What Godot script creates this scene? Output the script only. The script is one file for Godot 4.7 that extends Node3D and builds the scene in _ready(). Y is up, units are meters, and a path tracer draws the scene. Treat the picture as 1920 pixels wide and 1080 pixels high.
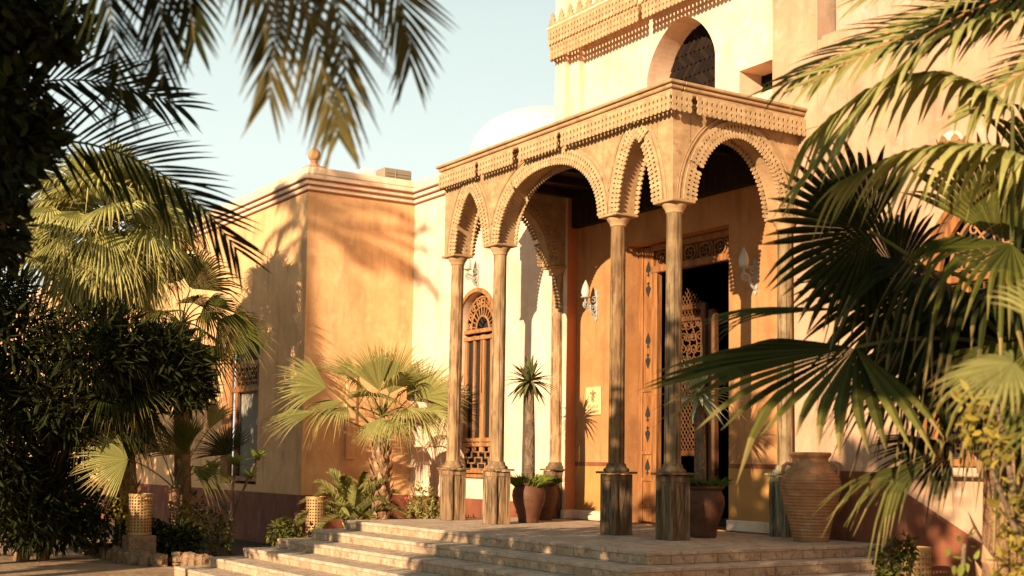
extends Node3D
# A terracotta villa with a carved wooden portico, seen across garden palms in low evening sun.
# Axes: x along the front (to the right when facing it), z towards the viewer of the front, y up; portico floor at y = 0.

var rng := RandomNumberGenerator.new()
var M := {}
var used := {}
const GROUND := -0.78
const DOWN := Vector3(0, -1, 0)


class MB:
	var v := PackedVector3Array()
	var n := PackedVector3Array()
	var c := PackedColorArray()
	var xf := Transform3D.IDENTITY
	var col := Color(1, 1, 1)

	func tri(a: Vector3, b: Vector3, d: Vector3, na: Vector3, nb: Vector3, nd: Vector3) -> void:
		a = xf * a
		b = xf * b
		d = xf * d
		na = (xf.basis * na).normalized()
		nb = (xf.basis * nb).normalized()
		nd = (xf.basis * nd).normalized()
		v.push_back(a)
		n.push_back(na)
		if (b - a).cross(d - a).dot(na + nb + nd) > 0.0:
			v.push_back(d)
			v.push_back(b)
			n.push_back(nd)
			n.push_back(nb)
		else:
			v.push_back(b)
			v.push_back(d)
			n.push_back(nb)
			n.push_back(nd)
		c.push_back(col)
		c.push_back(col)
		c.push_back(col)

	func quad(a: Vector3, b: Vector3, d: Vector3, e: Vector3, nn: Vector3) -> void:
		tri(a, b, d, nn, nn, nn)
		tri(a, d, e, nn, nn, nn)

	func quadn(a: Vector3, b: Vector3, d: Vector3, e: Vector3, na: Vector3, nb: Vector3, nd: Vector3, ne: Vector3) -> void:
		tri(a, b, d, na, nb, nd)
		tri(a, d, e, na, nd, ne)

	func flat(a: Vector3, b: Vector3, d: Vector3, e: Vector3, hint: Vector3) -> void:
		var nn := (b - a).cross(d - a)
		if nn.length_squared() < 1e-14:
			nn = (d - a).cross(e - a)
		if nn.length_squared() < 1e-14:
			return
		nn = nn.normalized()
		if nn.dot(hint) < 0.0:
			nn = -nn
		quad(a, b, d, e, nn)

	# a box with chamfered edges
	func box(ce: Vector3, s: Vector3, bev := 0.006) -> void:
		var h := s * 0.5
		var b := minf(bev, minf(h.x, minf(h.y, h.z)) * 0.45)
		var ax := [Vector3(1, 0, 0), Vector3(0, 1, 0), Vector3(0, 0, 1)]
		var hh := [h.x, h.y, h.z]
		for k in 3:
			var i := (k + 1) % 3
			var j := (k + 2) % 3
			for sg in [-1.0, 1.0]:
				var o: Vector3 = ce + ax[k] * hh[k] * sg
				var u: Vector3 = ax[i] * (hh[i] - b)
				var w: Vector3 = ax[j] * (hh[j] - b)
				quad(o - u - w, o + u - w, o + u + w, o - u + w, ax[k] * sg)
		if b <= 0.0001:
			return
		for k in 3:
			var i := (k + 1) % 3
			var j := (k + 2) % 3
			for si in [-1.0, 1.0]:
				for sj in [-1.0, 1.0]:
					var l: Vector3 = ax[k] * (hh[k] - b)
					var p: Vector3 = ce + ax[i] * hh[i] * si + ax[j] * (hh[j] - b) * sj
					var q: Vector3 = ce + ax[i] * (hh[i] - b) * si + ax[j] * hh[j] * sj
					quad(p - l, p + l, q + l, q - l, (ax[i] * si + ax[j] * sj).normalized())
		for sx in [-1.0, 1.0]:
			for sy in [-1.0, 1.0]:
				for sz in [-1.0, 1.0]:
					var nn := Vector3(sx, sy, sz).normalized()
					tri(ce + Vector3(sx * h.x, sy * (h.y - b), sz * (h.z - b)), ce + Vector3(sx * (h.x - b), sy * h.y, sz * (h.z - b)), ce + Vector3(sx * (h.x - b), sy * (h.y - b), sz * h.z), nn, nn, nn)

	# profile of (radius, height) turned about a vertical axis
	func lathe(pr: Array, ce: Vector3, segs := 24, squash := 1.0) -> void:
		var ns := []
		for i in pr.size() - 1:
			var d: Vector2 = pr[i + 1] - pr[i]
			ns.append(Vector2(d.y, -d.x).normalized())
		for i in pr.size() - 1:
			for k in segs:
				var a0 := TAU * k / segs
				var a1 := TAU * (k + 1) / segs
				var e0 := Vector3(cos(a0), 0, sin(a0) * squash)
				var e1 := Vector3(cos(a1), 0, sin(a1) * squash)
				var p: Vector2 = pr[i]
				var q: Vector2 = pr[i + 1]
				var n0: Vector2 = ns[i]
				var n1: Vector2 = ns[i]
				if i > 0 and ns[i - 1].dot(ns[i]) > 0.6:
					n0 = (ns[i - 1] + ns[i]).normalized()
				if i < ns.size() - 1 and ns[i + 1].dot(ns[i]) > 0.6:
					n1 = (ns[i + 1] + ns[i]).normalized()
				var up := Vector3.UP
				quadn(ce + e0 * p.x + up * p.y, ce + e1 * p.x + up * p.y, ce + e1 * q.x + up * q.y, ce + e0 * q.x + up * q.y, e0 * n0.x + up * n0.y, e1 * n0.x + up * n0.y, e1 * n1.x + up * n1.y, e0 * n1.x + up * n1.y)

	func tube(pts: Array, radii: Array, segs := 8) -> void:
		var prev_u := Vector3.ZERO
		var rings := []
		for i in pts.size():
			var t: Vector3 = (pts[mini(i + 1, pts.size() - 1)] - pts[maxi(i - 1, 0)]).normalized()
			var u := prev_u - t * prev_u.dot(t)
			if u.length() < 0.01:
				u = t.cross(Vector3(0.31, 0.2, 0.93)).normalized()
			u = u.normalized()
			prev_u = u
			var w := t.cross(u)
			var ring := []
			for k in segs:
				var a := TAU * k / segs
				ring.append(u * cos(a) + w * sin(a))
			rings.append(ring)
		for i in pts.size() - 1:
			for k in segs:
				var k2 := (k + 1) % segs
				var r0: float = radii[mini(i, radii.size() - 1)]
				var r1: float = radii[mini(i + 1, radii.size() - 1)]
				quadn(pts[i] + rings[i][k] * r0, pts[i] + rings[i][k2] * r0, pts[i + 1] + rings[i + 1][k2] * r1, pts[i + 1] + rings[i + 1][k] * r1, rings[i][k], rings[i][k2], rings[i + 1][k2], rings[i + 1][k])
		for e in [0, pts.size() - 1]:
			var r: float = radii[mini(e, radii.size() - 1)]
			var t2: Vector3 = (pts[e] - pts[1 if e == 0 else e - 1]).normalized()
			for k in segs:
				tri(pts[e], pts[e] + rings[e][k] * r, pts[e] + rings[e][(k + 1) % segs] * r, t2, t2, t2)

	# an outline in the xy plane, given thickness along z (front face at z1)
	func prism(poly: PackedVector2Array, z0: float, z1: float, at := Vector3.ZERO) -> void:
		var ix := Geometry2D.triangulate_polygon(poly)
		var f := Vector3(0, 0, 1)
		for i in range(0, ix.size(), 3):
			var a := poly[ix[i]]
			var b := poly[ix[i + 1]]
			var d := poly[ix[i + 2]]
			tri(at + Vector3(a.x, a.y, z1), at + Vector3(b.x, b.y, z1), at + Vector3(d.x, d.y, z1), f, f, f)
			tri(at + Vector3(a.x, a.y, z0), at + Vector3(b.x, b.y, z0), at + Vector3(d.x, d.y, z0), -f, -f, -f)
		var s := -1.0 if Geometry2D.is_polygon_clockwise(poly) else 1.0
		for i in poly.size():
			var a := poly[i]
			var b := poly[(i + 1) % poly.size()]
			var e := (b - a).normalized() * s
			quad(at + Vector3(a.x, a.y, z0), at + Vector3(b.x, b.y, z0), at + Vector3(b.x, b.y, z1), at + Vector3(a.x, a.y, z1), Vector3(e.y, -e.x, 0))

	func blade(p0: Vector3, dir: Vector3, nrm: Vector3, length: float, width: float, droop: float, ca: Color, cb: Color, fold := 0.3, steps := 5) -> void:
		var side := dir.cross(nrm).normalized()
		nrm = side.cross(dir).normalized()
		var last := []
		for i in steps + 1:
			var t := float(i) / steps
			var w := width * 0.5 * (minf(1.0, 0.45 + t * 2.2) * (1.0 - pow(t, 2.4)) + 0.02)
			var p := p0 + dir * length * t + DOWN * droop * length * t * t
			var cur := [p - side * w, p + nrm * w * fold * -1.0, p + side * w]
			if i > 0:
				col = ca.lerp(cb, t)
				flat(last[0], last[1], cur[1], cur[0], nrm)
				flat(last[1], last[2], cur[2], cur[1], nrm)
			last = cur


func numbered(called: String) -> String:
	if not used.has(called):
		used[called] = 0
		return called
	used[called] += 1
	return "%s_%03d" % [called, used[called]]


func lin(r: float, g: float, b: float) -> Color:
	return Color(r, g, b).linear_to_srgb()


func thing(called: String, label: String, category: String, at := Vector3.ZERO, group := "") -> Node3D:
	var o := Node3D.new()
	o.name = numbered(called)
	add_child(o)
	o.position = at
	o.set_meta("label", label)
	o.set_meta("category", category)
	if group:
		o.set_meta("group", group)
	return o


func to_mesh(mb: MB, off := Vector3.ZERO) -> ArrayMesh:
	var a := []
	a.resize(Mesh.ARRAY_MAX)
	var vv := mb.v
	if off != Vector3.ZERO:
		for i in vv.size():
			vv[i] -= off
	a[Mesh.ARRAY_VERTEX] = vv
	a[Mesh.ARRAY_NORMAL] = mb.n
	a[Mesh.ARRAY_COLOR] = mb.c
	var m := ArrayMesh.new()
	m.add_surface_from_arrays(Mesh.PRIMITIVE_TRIANGLES, a)
	return m


# commits what was collected (in scene coordinates) as one named mesh under its parent
func part(mb: MB, called: String, m: Material, parent: Node3D, kind := "") -> MeshInstance3D:
	var off := Vector3.ZERO
	var p: Node = parent
	while p != null and p != self and p is Node3D:
		off += (p as Node3D).position
		p = p.get_parent()
	var o := MeshInstance3D.new()
	o.mesh = to_mesh(mb, off)
	o.material_override = m
	o.name = numbered(called) if parent == self else called
	if kind:
		o.set_meta("kind", kind)
	parent.add_child(o, true)
	return o


func put(mesh: Mesh, called: String, m: Material, parent: Node3D, at: Vector3, basis := Basis.IDENTITY) -> MeshInstance3D:
	var o := MeshInstance3D.new()
	o.mesh = mesh
	o.material_override = m
	o.name = called
	o.transform = Transform3D(basis, at)
	parent.add_child(o, true)
	return o


# ---------------------------------------------------------------- materials

func noise_bytes(w: int, h: int, sd: int, freq: float, oct: int, sx: float, sy: float) -> PackedByteArray:
	var f := FastNoiseLite.new()
	f.seed = sd
	f.noise_type = FastNoiseLite.TYPE_SIMPLEX_SMOOTH
	f.frequency = freq
	f.fractal_octaves = maxi(1, oct)
	if oct < 0:
		# a web of fine cracks
		f.noise_type = FastNoiseLite.TYPE_CELLULAR
		f.fractal_type = FastNoiseLite.FRACTAL_NONE
		f.cellular_return_type = FastNoiseLite.RETURN_DISTANCE2_SUB
		f.domain_warp_enabled = true
		f.domain_warp_amplitude = 45.0
		f.domain_warp_frequency = 0.02
	var im := f.get_seamless_image(maxi(8, int(w / sx)), maxi(8, int(h / sy)))
	im.convert(Image.FORMAT_L8)
	im.resize(w, h, Image.INTERPOLATE_CUBIC)
	var data := im.get_data()
	if oct < 0:
		for i in data.size():
			data[i] = 255 - data[i]
	return data


# layers: [seed, freq, octaves, stretch x, stretch y, weight]; spots: [seed, freq, octaves, sx, sy, threshold, softness, color, strength]
func make_tex(w: int, h: int, lo: Color, hi: Color, layers: Array, spots := []) -> Array:
	var total := 0.0
	var bs := []
	for l in layers:
		bs.append(noise_bytes(w, h, l[0], l[1], l[2], l[3], l[4]))
		total += l[5]
	var ss := []
	for s in spots:
		ss.append(noise_bytes(w, h, s[0], s[1], s[2], s[3], s[4]))
	var rgb := PackedByteArray()
	rgb.resize(w * h * 3)
	var hg := PackedByteArray()
	hg.resize(w * h)
	var nl := layers.size()
	var nsp := spots.size()
	var a := lo.linear_to_srgb()
	var b := hi.linear_to_srgb()
	for i in w * h:
		var x := 0.0
		for k in nl:
			x += bs[k][i] * layers[k][5]
		x = clampf((x / (255.0 * total) - 0.5) * 1.7 + 0.5, 0.0, 1.0)
		var cc := a.lerp(b, x)
		for k in nsp:
			var sp: Array = spots[k]
			var u := clampf((ss[k][i] / 255.0 - sp[5]) / sp[6], 0.0, 1.0) * float(sp[8])
			if u > 0.0:
				cc = cc.lerp(sp[7], u)
				x = lerpf(x, 0.2, u * 0.5)
		rgb[i * 3] = int(clampf(cc.r, 0, 1) * 255.0)
		rgb[i * 3 + 1] = int(clampf(cc.g, 0, 1) * 255.0)
		rgb[i * 3 + 2] = int(clampf(cc.b, 0, 1) * 255.0)
		hg[i] = int(x * 255.0)
	return [ImageTexture.create_from_image(Image.create_from_data(w, h, false, Image.FORMAT_RGB8, rgb)), ImageTexture.create_from_image(Image.create_from_data(w, h, false, Image.FORMAT_L8, hg))]


func textured(name_: String, tx: Array, rough: float, scale: float, relief := 0.0, tint := Color(1, 1, 1)) -> StandardMaterial3D:
	var m := StandardMaterial3D.new()
	m.albedo_color = tint.linear_to_srgb()
	m.albedo_texture = tx[0]
	m.roughness = rough
	m.metallic_specular = 0.3
	m.uv1_triplanar = true
	m.uv1_world_triplanar = true
	m.uv1_scale = Vector3(scale, scale, scale)
	m.vertex_color_use_as_albedo = true
	if relief > 0.0:
		m.heightmap_enabled = true
		m.heightmap_texture = tx[1]
		m.heightmap_scale = relief
	M[name_] = m
	return m


func plain(name_: String, c: Color, rough: float, metal := 0.0, spec := 0.4) -> StandardMaterial3D:
	var m := StandardMaterial3D.new()
	m.albedo_color = c.linear_to_srgb()
	m.roughness = rough
	m.metallic = metal
	m.metallic_specular = spec
	m.vertex_color_use_as_albedo = true
	M[name_] = m
	return m


func leafy(name_: String, back: Color, rough := 0.5) -> void:
	var m := plain(name_, Color(1, 1, 1), rough, 0.0, 0.12)
	m.backlight_enabled = true
	m.backlight = back
	m.cull_mode = BaseMaterial3D.CULL_DISABLED


func materials() -> void:
	var grime := lin(0.3, 0.16, 0.08)
	var tx := make_tex(512, 512, Color(0.57, 0.3, 0.132), Color(0.72, 0.415, 0.196), [[3, 0.006, 4, 1.0, 1.0, 1.0], [4, 0.03, 4, 1.0, 1.0, 0.5], [5, 0.02, 3, 1.0, 6.0, 0.35], [8, 0.12, 2, 1.0, 1.0, 0.25]], [[6, 0.012, 5, 1.0, 3.0, 0.62, 0.3, grime, 0.42], [9, 0.05, 3, 1.0, 12.0, 0.66, 0.2, lin(0.4, 0.22, 0.11), 0.35], [7, 0.02, 4, 1.0, 1.0, 0.68, 0.2, lin(0.74, 0.53, 0.34), 0.3], [10, 0.009, -1, 1.0, 1.0, 0.978, 0.02, lin(0.3, 0.15, 0.07), 0.22]])
	textured("plaster", tx, 0.92, 0.29, 0.6)
	textured("plaster_pale", tx, 0.92, 0.29, 0.6, Color(1.12, 1.42, 2.1))
	textured("plaster_leaf_shade", tx, 0.92, 0.29, 0.6, Color(0.62, 0.52, 0.42))  # door wall plaster, darkened to carry the half shade of foliage
	textured("plaster_pink_shade", tx, 0.92, 0.29, 0.6, Color(0.68, 0.74, 0.98))  # right wing plaster, its dimmer pink tint standing in for soft leaf shade
	textured("plaster_bounce_shade", tx, 0.92, 0.29, 0.6, Color(0.85, 0.5, 0.4))  # same plaster, reddened for the shade and warm bounce on the return
	tx = make_tex(512, 512, Color(0.15, 0.045, 0.022), Color(0.22, 0.075, 0.035), [[13, 0.008, 4, 1.0, 1.0, 1.0], [14, 0.03, 4, 1.0, 4.0, 0.5]], [[15, 0.015, 4, 1.0, 2.0, 0.66, 0.25, lin(0.3, 0.15, 0.08), 0.5]])
	textured("dado_red", tx, 0.85, 0.35, 0.5)
	tx = make_tex(512, 512, Color(0.33, 0.155, 0.045), Color(0.44, 0.225, 0.068), [[23, 0.007, 4, 1.0, 1.0, 1.0], [24, 0.03, 4, 1.0, 3.0, 0.5]])
	textured("dado_ochre", tx, 0.9, 0.35, 0.5)
	var rot := lin(0.07, 0.045, 0.028)
	tx = make_tex(512, 512, Color(0.13, 0.085, 0.045), Color(0.4, 0.29, 0.165), [[33, 0.02, 5, 1.0, 9.0, 0.8], [34, 0.07, 4, 1.0, 7.0, 0.7], [35, 0.012, 4, 1.0, 1.5, 0.8]], [[36, 0.03, 4, 1.0, 12.0, 0.64, 0.16, rot, 0.75], [37, 0.012, 4, 1.0, 3.0, 0.6, 0.25, lin(0.46, 0.4, 0.29), 0.6]])
	textured("shaft_wood", tx, 0.8, 0.8, 1.0, Color(1.15, 0.98, 0.82))
	textured("shaft_wood_grey_shade", tx, 0.8, 0.8, 1.0, Color(0.74, 0.67, 0.56))  # grey weathered wood, with dappled shade also put into the tint
	textured("shaft_wood_worn", tx, 0.8, 0.6, 1.0, Color(1.05, 0.93, 0.8)).uv1_offset = Vector3(0.31, 0.57, 0.13)
	textured("shaft_wood_brown_shade", tx, 0.8, 0.8, 1.0, Color(0.78, 0.63, 0.48))  # brown wood, tint lowered to include the dappled shade on the shaft
	tx = make_tex(512, 512, Color(0.035, 0.022, 0.013), Color(0.25, 0.15, 0.072), [[43, 0.02, 5, 1.0, 16.0, 1.0], [44, 0.07, 4, 1.0, 8.0, 0.6], [45, 0.01, 3, 1.0, 2.0, 0.8]], [[46, 0.025, 4, 1.0, 8.0, 0.62, 0.16, lin(0.33, 0.24, 0.14), 0.55]])
	textured("pedestal_wood", tx, 0.85, 0.7, 1.4)
	textured("pedestal_pale", tx, 0.85, 0.7, 1.4, Color(1.5, 1.45, 1.4))
	textured("pedestal_blue", tx, 0.85, 0.7, 1.4, Color(1.3, 1.75, 2.0))
	tx = make_tex(512, 512, Color(0.29, 0.17, 0.083), Color(0.47, 0.3, 0.15), [[53, 0.02, 5, 8.0, 1.0, 0.7], [54, 0.01, 4, 1.0, 1.0, 1.0], [55, 0.05, 4, 4.0, 1.0, 0.4]], [[56, 0.018, 5, 1.0, 1.0, 0.6, 0.25, lin(0.22, 0.13, 0.065), 0.6]])
	textured("arch_wood", tx, 0.85, 0.6, 0.8)
	textured("lace_wood", tx, 0.85, 0.9, 0.5, Color(1.05, 1.12, 1.15))
	tx = make_tex(512, 512, Color(0.17, 0.066, 0.021), Color(0.34, 0.148, 0.047), [[63, 0.02, 5, 1.0, 12.0, 1.0], [64, 0.06, 4, 1.0, 8.0, 0.5]], [[65, 0.02, 4, 1.0, 8.0, 0.68, 0.2, lin(0.16, 0.06, 0.02), 0.7]])
	textured("door_wood", tx, 0.6, 0.8, 0.6)
	textured("window_wood", tx, 0.7, 0.8, 0.6, Color(1.2, 1.35, 1.6))
	textured("door_wood_dark_shade", tx, 0.6, 0.8, 0.6, Color(0.38, 0.36, 0.38))  # dark wood, the shade of the hall on the door leaf tinted in
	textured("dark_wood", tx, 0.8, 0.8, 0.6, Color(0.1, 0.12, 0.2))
	tx = make_tex(512, 512, Color(0.34, 0.24, 0.16), Color(0.52, 0.385, 0.265), [[73, 0.008, 4, 1.0, 1.0, 1.0], [74, 0.05, 5, 1.0, 1.0, 0.7]], [[75, 0.02, 5, 1.0, 1.0, 0.62, 0.25, lin(0.2, 0.12, 0.07), 0.7], [76, 0.03, 4, 1.0, 1.0, 0.68, 0.2, lin(0.55, 0.44, 0.33), 0.6]])
	textured("stone", tx, 0.9, 0.55, 1.0)
	textured("tile_a", tx, 0.9, 0.8, 0.8, Color(0.95, 0.88, 0.8))
	textured("tile_b", tx, 0.9, 0.7, 0.8, Color(1.0, 0.92, 0.84))
	textured("tile_c", tx, 0.9, 0.6, 0.8, Color(0.88, 0.8, 0.72))
	textured("rock", tx, 0.95, 1.4, 3.0, Color(0.6, 0.5, 0.4))
	tx = make_tex(512, 512, Color(0.25, 0.155, 0.085), Color(0.4, 0.265, 0.155), [[83, 0.006, 4, 1.0, 1.0, 1.0], [84, 0.05, 5, 1.0, 1.0, 0.8]], [[85, 0.02, 5, 1.0, 1.0, 0.62, 0.25, lin(0.17, 0.1, 0.05), 0.6]])
	textured("ground", tx, 0.95, 0.3, 1.5)
	textured("soil", tx, 1.0, 0.7, 4.0, Color(0.22, 0.2, 0.18))
	tx = make_tex(512, 512, Color(0.3, 0.15, 0.07), Color(0.46, 0.265, 0.14), [[93, 0.01, 4, 1.0, 1.0, 1.0], [94, 0.05, 4, 4.0, 1.0, 0.5]], [[95, 0.012, 4, 1.0, 1.0, 0.58, 0.2, lin(0.55, 0.4, 0.25), 0.55]])
	textured("terracotta", tx, 0.8, 0.9, 0.6)
	textured("jar_clay", tx, 0.75, 0.9, 0.6, Color(0.85, 0.74, 0.62))
	textured("clay_dark", tx, 0.55, 0.9, 0.6, Color(0.27, 0.2, 0.2))
	tx = make_tex(256, 256, Color(0.1, 0.05, 0.025), Color(0.36, 0.2, 0.1), [[103, 0.03, 4, 1.0, 3.0, 1.0], [104, 0.09, 4, 1.0, 1.0, 0.7]])
	textured("palm_bark", tx, 0.95, 1.6, 2.0)
	textured("grey_bark", tx, 0.95, 1.6, 2.0, Color(0.7, 0.85, 1.0))
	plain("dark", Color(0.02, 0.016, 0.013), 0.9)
	plain("brick", Color(0.014, 0.01, 0.008), 0.95, 0.0, 0.1)  # bricks and mortar coloured near black for the shade deep in the arch
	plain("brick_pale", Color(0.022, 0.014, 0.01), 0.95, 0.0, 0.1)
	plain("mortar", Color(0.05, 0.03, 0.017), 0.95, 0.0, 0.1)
	plain("dome", Color(0.78, 0.66, 0.48), 0.85)
	plain("moulding_red", Color(0.2, 0.07, 0.03), 0.85)
	plain("iron", Color(0.3, 0.3, 0.26), 0.65, 0.0)
	plain("brass", Color(0.36, 0.21, 0.085), 0.55, 0.45)
	plain("plaque", Color(0.72, 0.52, 0.24), 0.5, 0.2)
	plain("plaque_relief", Color(0.27, 0.16, 0.055), 0.5, 0.3)
	plain("ac_metal", Color(0.26, 0.19, 0.12), 0.6)
	plain("ac_white", Color(0.72, 0.68, 0.6), 0.7)
	plain("curtain", Color(0.24, 0.215, 0.17), 0.95)
	plain("flower_red", Color(0.6, 0.05, 0.08), 0.7)
	plain("flower_yellow", Color(0.6, 0.42, 0.05), 0.7)
	var g := plain("glass", Color(0.05, 0.045, 0.04), 0.06, 0.0, 0.25)
	g.transparency = BaseMaterial3D.TRANSPARENCY_ALPHA
	g.albedo_color.a = 0.25
	var sh := plain("shade_glass", Color(0.5, 0.46, 0.38), 0.4)
	sh.backlight_enabled = true
	sh.backlight = Color(0.4, 0.38, 0.33)
	leafy("leaf", Color(0.7, 0.7, 0.42), 0.62)
	leafy("leaf_dark", Color(0.25, 0.25, 0.18), 0.55)


# ---------------------------------------------------------------- builders of the architecture

func arch_curve(cx: float, hw: float, ys: float, h: float, a: float, b: float, num: int) -> Array:
	var out := []
	for i in num + 1:
		var t := -cos(PI * i / num)
		out.append(Vector2(cx + hw * t, ys + h * pow(maxf(0.0, 1.0 - pow(absf(t), a)), b)))
	return out


# a wall in the xy plane of mb.xf, front at z = n0, with openings [cx, hw, y0, ys, h, a, b, depth]
func wall(mb: MB, s0: float, s1: float, y0: float, y1: float, n0: float, ops := []) -> void:
	var f := Vector3(0, 0, 1)
	var at := s0
	for o in ops:
		var l: float = o[0] - o[1]
		var r: float = o[0] + o[1]
		mb.quad(Vector3(at, y0, n0), Vector3(l, y0, n0), Vector3(l, y1, n0), Vector3(at, y1, n0), f)
		if o[2] > y0:
			mb.quad(Vector3(l, y0, n0), Vector3(r, y0, n0), Vector3(r, o[2], n0), Vector3(l, o[2], n0), f)
		var n1: float = n0 - o[7]
		mb.quad(Vector3(l, o[2], n0), Vector3(r, o[2], n0), Vector3(r, o[2], n1), Vector3(l, o[2], n1), Vector3.UP)
		mb.quad(Vector3(l, o[2], n0), Vector3(l, o[3], n0), Vector3(l, o[3], n1), Vector3(l, o[2], n1), Vector3.RIGHT)
		mb.quad(Vector3(r, o[2], n0), Vector3(r, o[3], n0), Vector3(r, o[3], n1), Vector3(r, o[2], n1), Vector3.LEFT)
		var cv: Array = [Vector2(l, o[3]), Vector2(r, o[3])] if o[4] <= 0.0 else arch_curve(o[0], o[1], o[3], o[4], o[5], o[6], 32)
		for i in cv.size() - 1:
			var p: Vector2 = cv[i]
			var q: Vector2 = cv[i + 1]
			mb.quad(Vector3(p.x, p.y, n0), Vector3(q.x, q.y, n0), Vector3(q.x, y1, n0), Vector3(p.x, y1, n0), f)
			var e := (q - p).normalized()
			mb.quad(Vector3(p.x, p.y, n0), Vector3(q.x, q.y, n0), Vector3(q.x, q.y, n1), Vector3(p.x, p.y, n1), Vector3(e.y, -e.x, 0))
		at = r
	mb.quad(Vector3(at, y0, n0), Vector3(s1, y0, n0), Vector3(s1, y1, n0), Vector3(at, y1, n0), f)


var lace_poly := PackedVector2Array()


# fretwork cut in a thin board: repeated pierced pendants along a path, hanging in the direction given for each point
func lace(mb: MB, pts: Array, hang: Array, nz: float, thick: float, width: float, period: float, missing := []) -> void:
	if lace_poly.is_empty():
		var half := [Vector2(0.5, 0.0), Vector2(0.5, 0.2), Vector2(0.36, 0.23), Vector2(0.28, 0.31), Vector2(0.36, 0.39), Vector2(0.5, 0.43), Vector2(0.5, 0.56), Vector2(0.33, 0.6), Vector2(0.29, 0.67), Vector2(0.43, 0.74), Vector2(0.47, 0.83), Vector2(0.4, 0.91), Vector2(0.22, 0.97)]
		for p in half:
			lace_poly.append(p)
		lace_poly.append(Vector2(0, 1.0))
		for i in range(half.size() - 1, -1, -1):
			lace_poly.append(Vector2(-half[i].x, half[i].y))
	var ix := Geometry2D.triangulate_polygon(lace_poly)
	var acc := [0.0]
	for i in pts.size() - 1:
		acc.append(acc[i] + (pts[i + 1] as Vector2).distance_to(pts[i]))
	var total: float = acc[-1]
	var num := maxi(1, int(round(total / period)))
	var per := total / num
	for u in num:
		if u in missing:
			continue
		var map := []
		for q in lace_poly:
			var s := clampf((u + 0.5 + q.x * 0.985) * per, 0.0, total)
			var k := 0
			while k < pts.size() - 2 and acc[k + 1] < s:
				k += 1
			var t: float = (s - acc[k]) / maxf(1e-6, acc[k + 1] - acc[k])
			var p: Vector2 = (pts[k] as Vector2).lerp(pts[k + 1], t)
			var hd: Vector2 = ((hang[k] as Vector2).lerp(hang[k + 1], t)).normalized()
			map.append(p + hd * q.y * width)
		var f := Vector3(0, 0, 1)
		var z0 := nz - thick * 0.5
		var z1 := nz + thick * 0.5
		for i in range(0, ix.size(), 3):
			var a: Vector2 = map[ix[i]]
			var b: Vector2 = map[ix[i + 1]]
			var d: Vector2 = map[ix[i + 2]]
			mb.tri(Vector3(a.x, a.y, z1), Vector3(b.x, b.y, z1), Vector3(d.x, d.y, z1), f, f, f)
			mb.tri(Vector3(a.x, a.y, z0), Vector3(b.x, b.y, z0), Vector3(d.x, d.y, z0), -f, -f, -f)
		for i in map.size():
			var a: Vector2 = map[i]
			var b: Vector2 = map[(i + 1) % map.size()]
			var e := (b - a)
			if e.length() < 1e-5:
				continue
			e = e.normalized()
			var cen: Vector2 = map[0].lerp(map[map.size() - 1], 0.5)
			var nn := Vector3(e.y, -e.x, 0)
			if Vector2(nn.x, nn.y).dot((a + b) * 0.5 - cen - hang[0] * 0.001) < 0.0 and false:
				nn = -nn
			mb.quad(Vector3(a.x, a.y, z0), Vector3(b.x, b.y, z0), Vector3(b.x, b.y, z1), Vector3(a.x, a.y, z1), nn)


func offset_curve(cv: Array, d: float) -> Array:
	var out := []
	for i in cv.size():
		out.append(cv[i] - inward(cv, i) * d)
	return out


func inward(cv: Array, i: int) -> Vector2:
	var e: Vector2 = (cv[mini(i + 1, cv.size() - 1)] - cv[maxi(i - 1, 0)]).normalized()
	return Vector2(e.y, -e.x)


func inwards(cv: Array) -> Array:
	var out := []
	for i in cv.size():
		out.append(inward(cv, i))
	return out


# a raised moulding that follows a curve on the face z = n0
func ribbon(mb: MB, cv: Array, w: float, n0: float, proud: float) -> void:
	var outer := offset_curve(cv, w)
	for i in cv.size() - 1:
		var a := Vector3(cv[i].x, cv[i].y, n0 + proud)
		var b := Vector3(cv[i + 1].x, cv[i + 1].y, n0 + proud)
		var d := Vector3(outer[i + 1].x, outer[i + 1].y, n0 + proud)
		var e := Vector3(outer[i].x, outer[i].y, n0 + proud)
		var back := Vector3(0, 0, -proud)
		var iw := inward(cv, i)
		mb.quad(a, b, d, e, Vector3(0, 0, 1))
		mb.quad(a, b, b + back, a + back, Vector3(iw.x, iw.y, 0))
		mb.quad(e, d, d + back, e + back, Vector3(-iw.x, -iw.y, 0))


const FRONT := Transform3D(Vector3(1, 0, 0), Vector3(0, 1, 0), Vector3(0, 0, 1), Vector3.ZERO)
const TO_RIGHT := Transform3D(Vector3(0, 0, -1), Vector3(0, 1, 0), Vector3(1, 0, 0), Vector3.ZERO)
const TO_LEFT := Transform3D(Vector3(0, 0, 1), Vector3(0, 1, 0), Vector3(-1, 0, 0), Vector3.ZERO)


func new_mb(frame := Transform3D.IDENTITY, at := Vector3.ZERO) -> MB:
	var mb := MB.new()
	mb.xf = Transform3D(frame.basis, at)
	return mb


# ---------------------------------------------------------------- builders of plants

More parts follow.
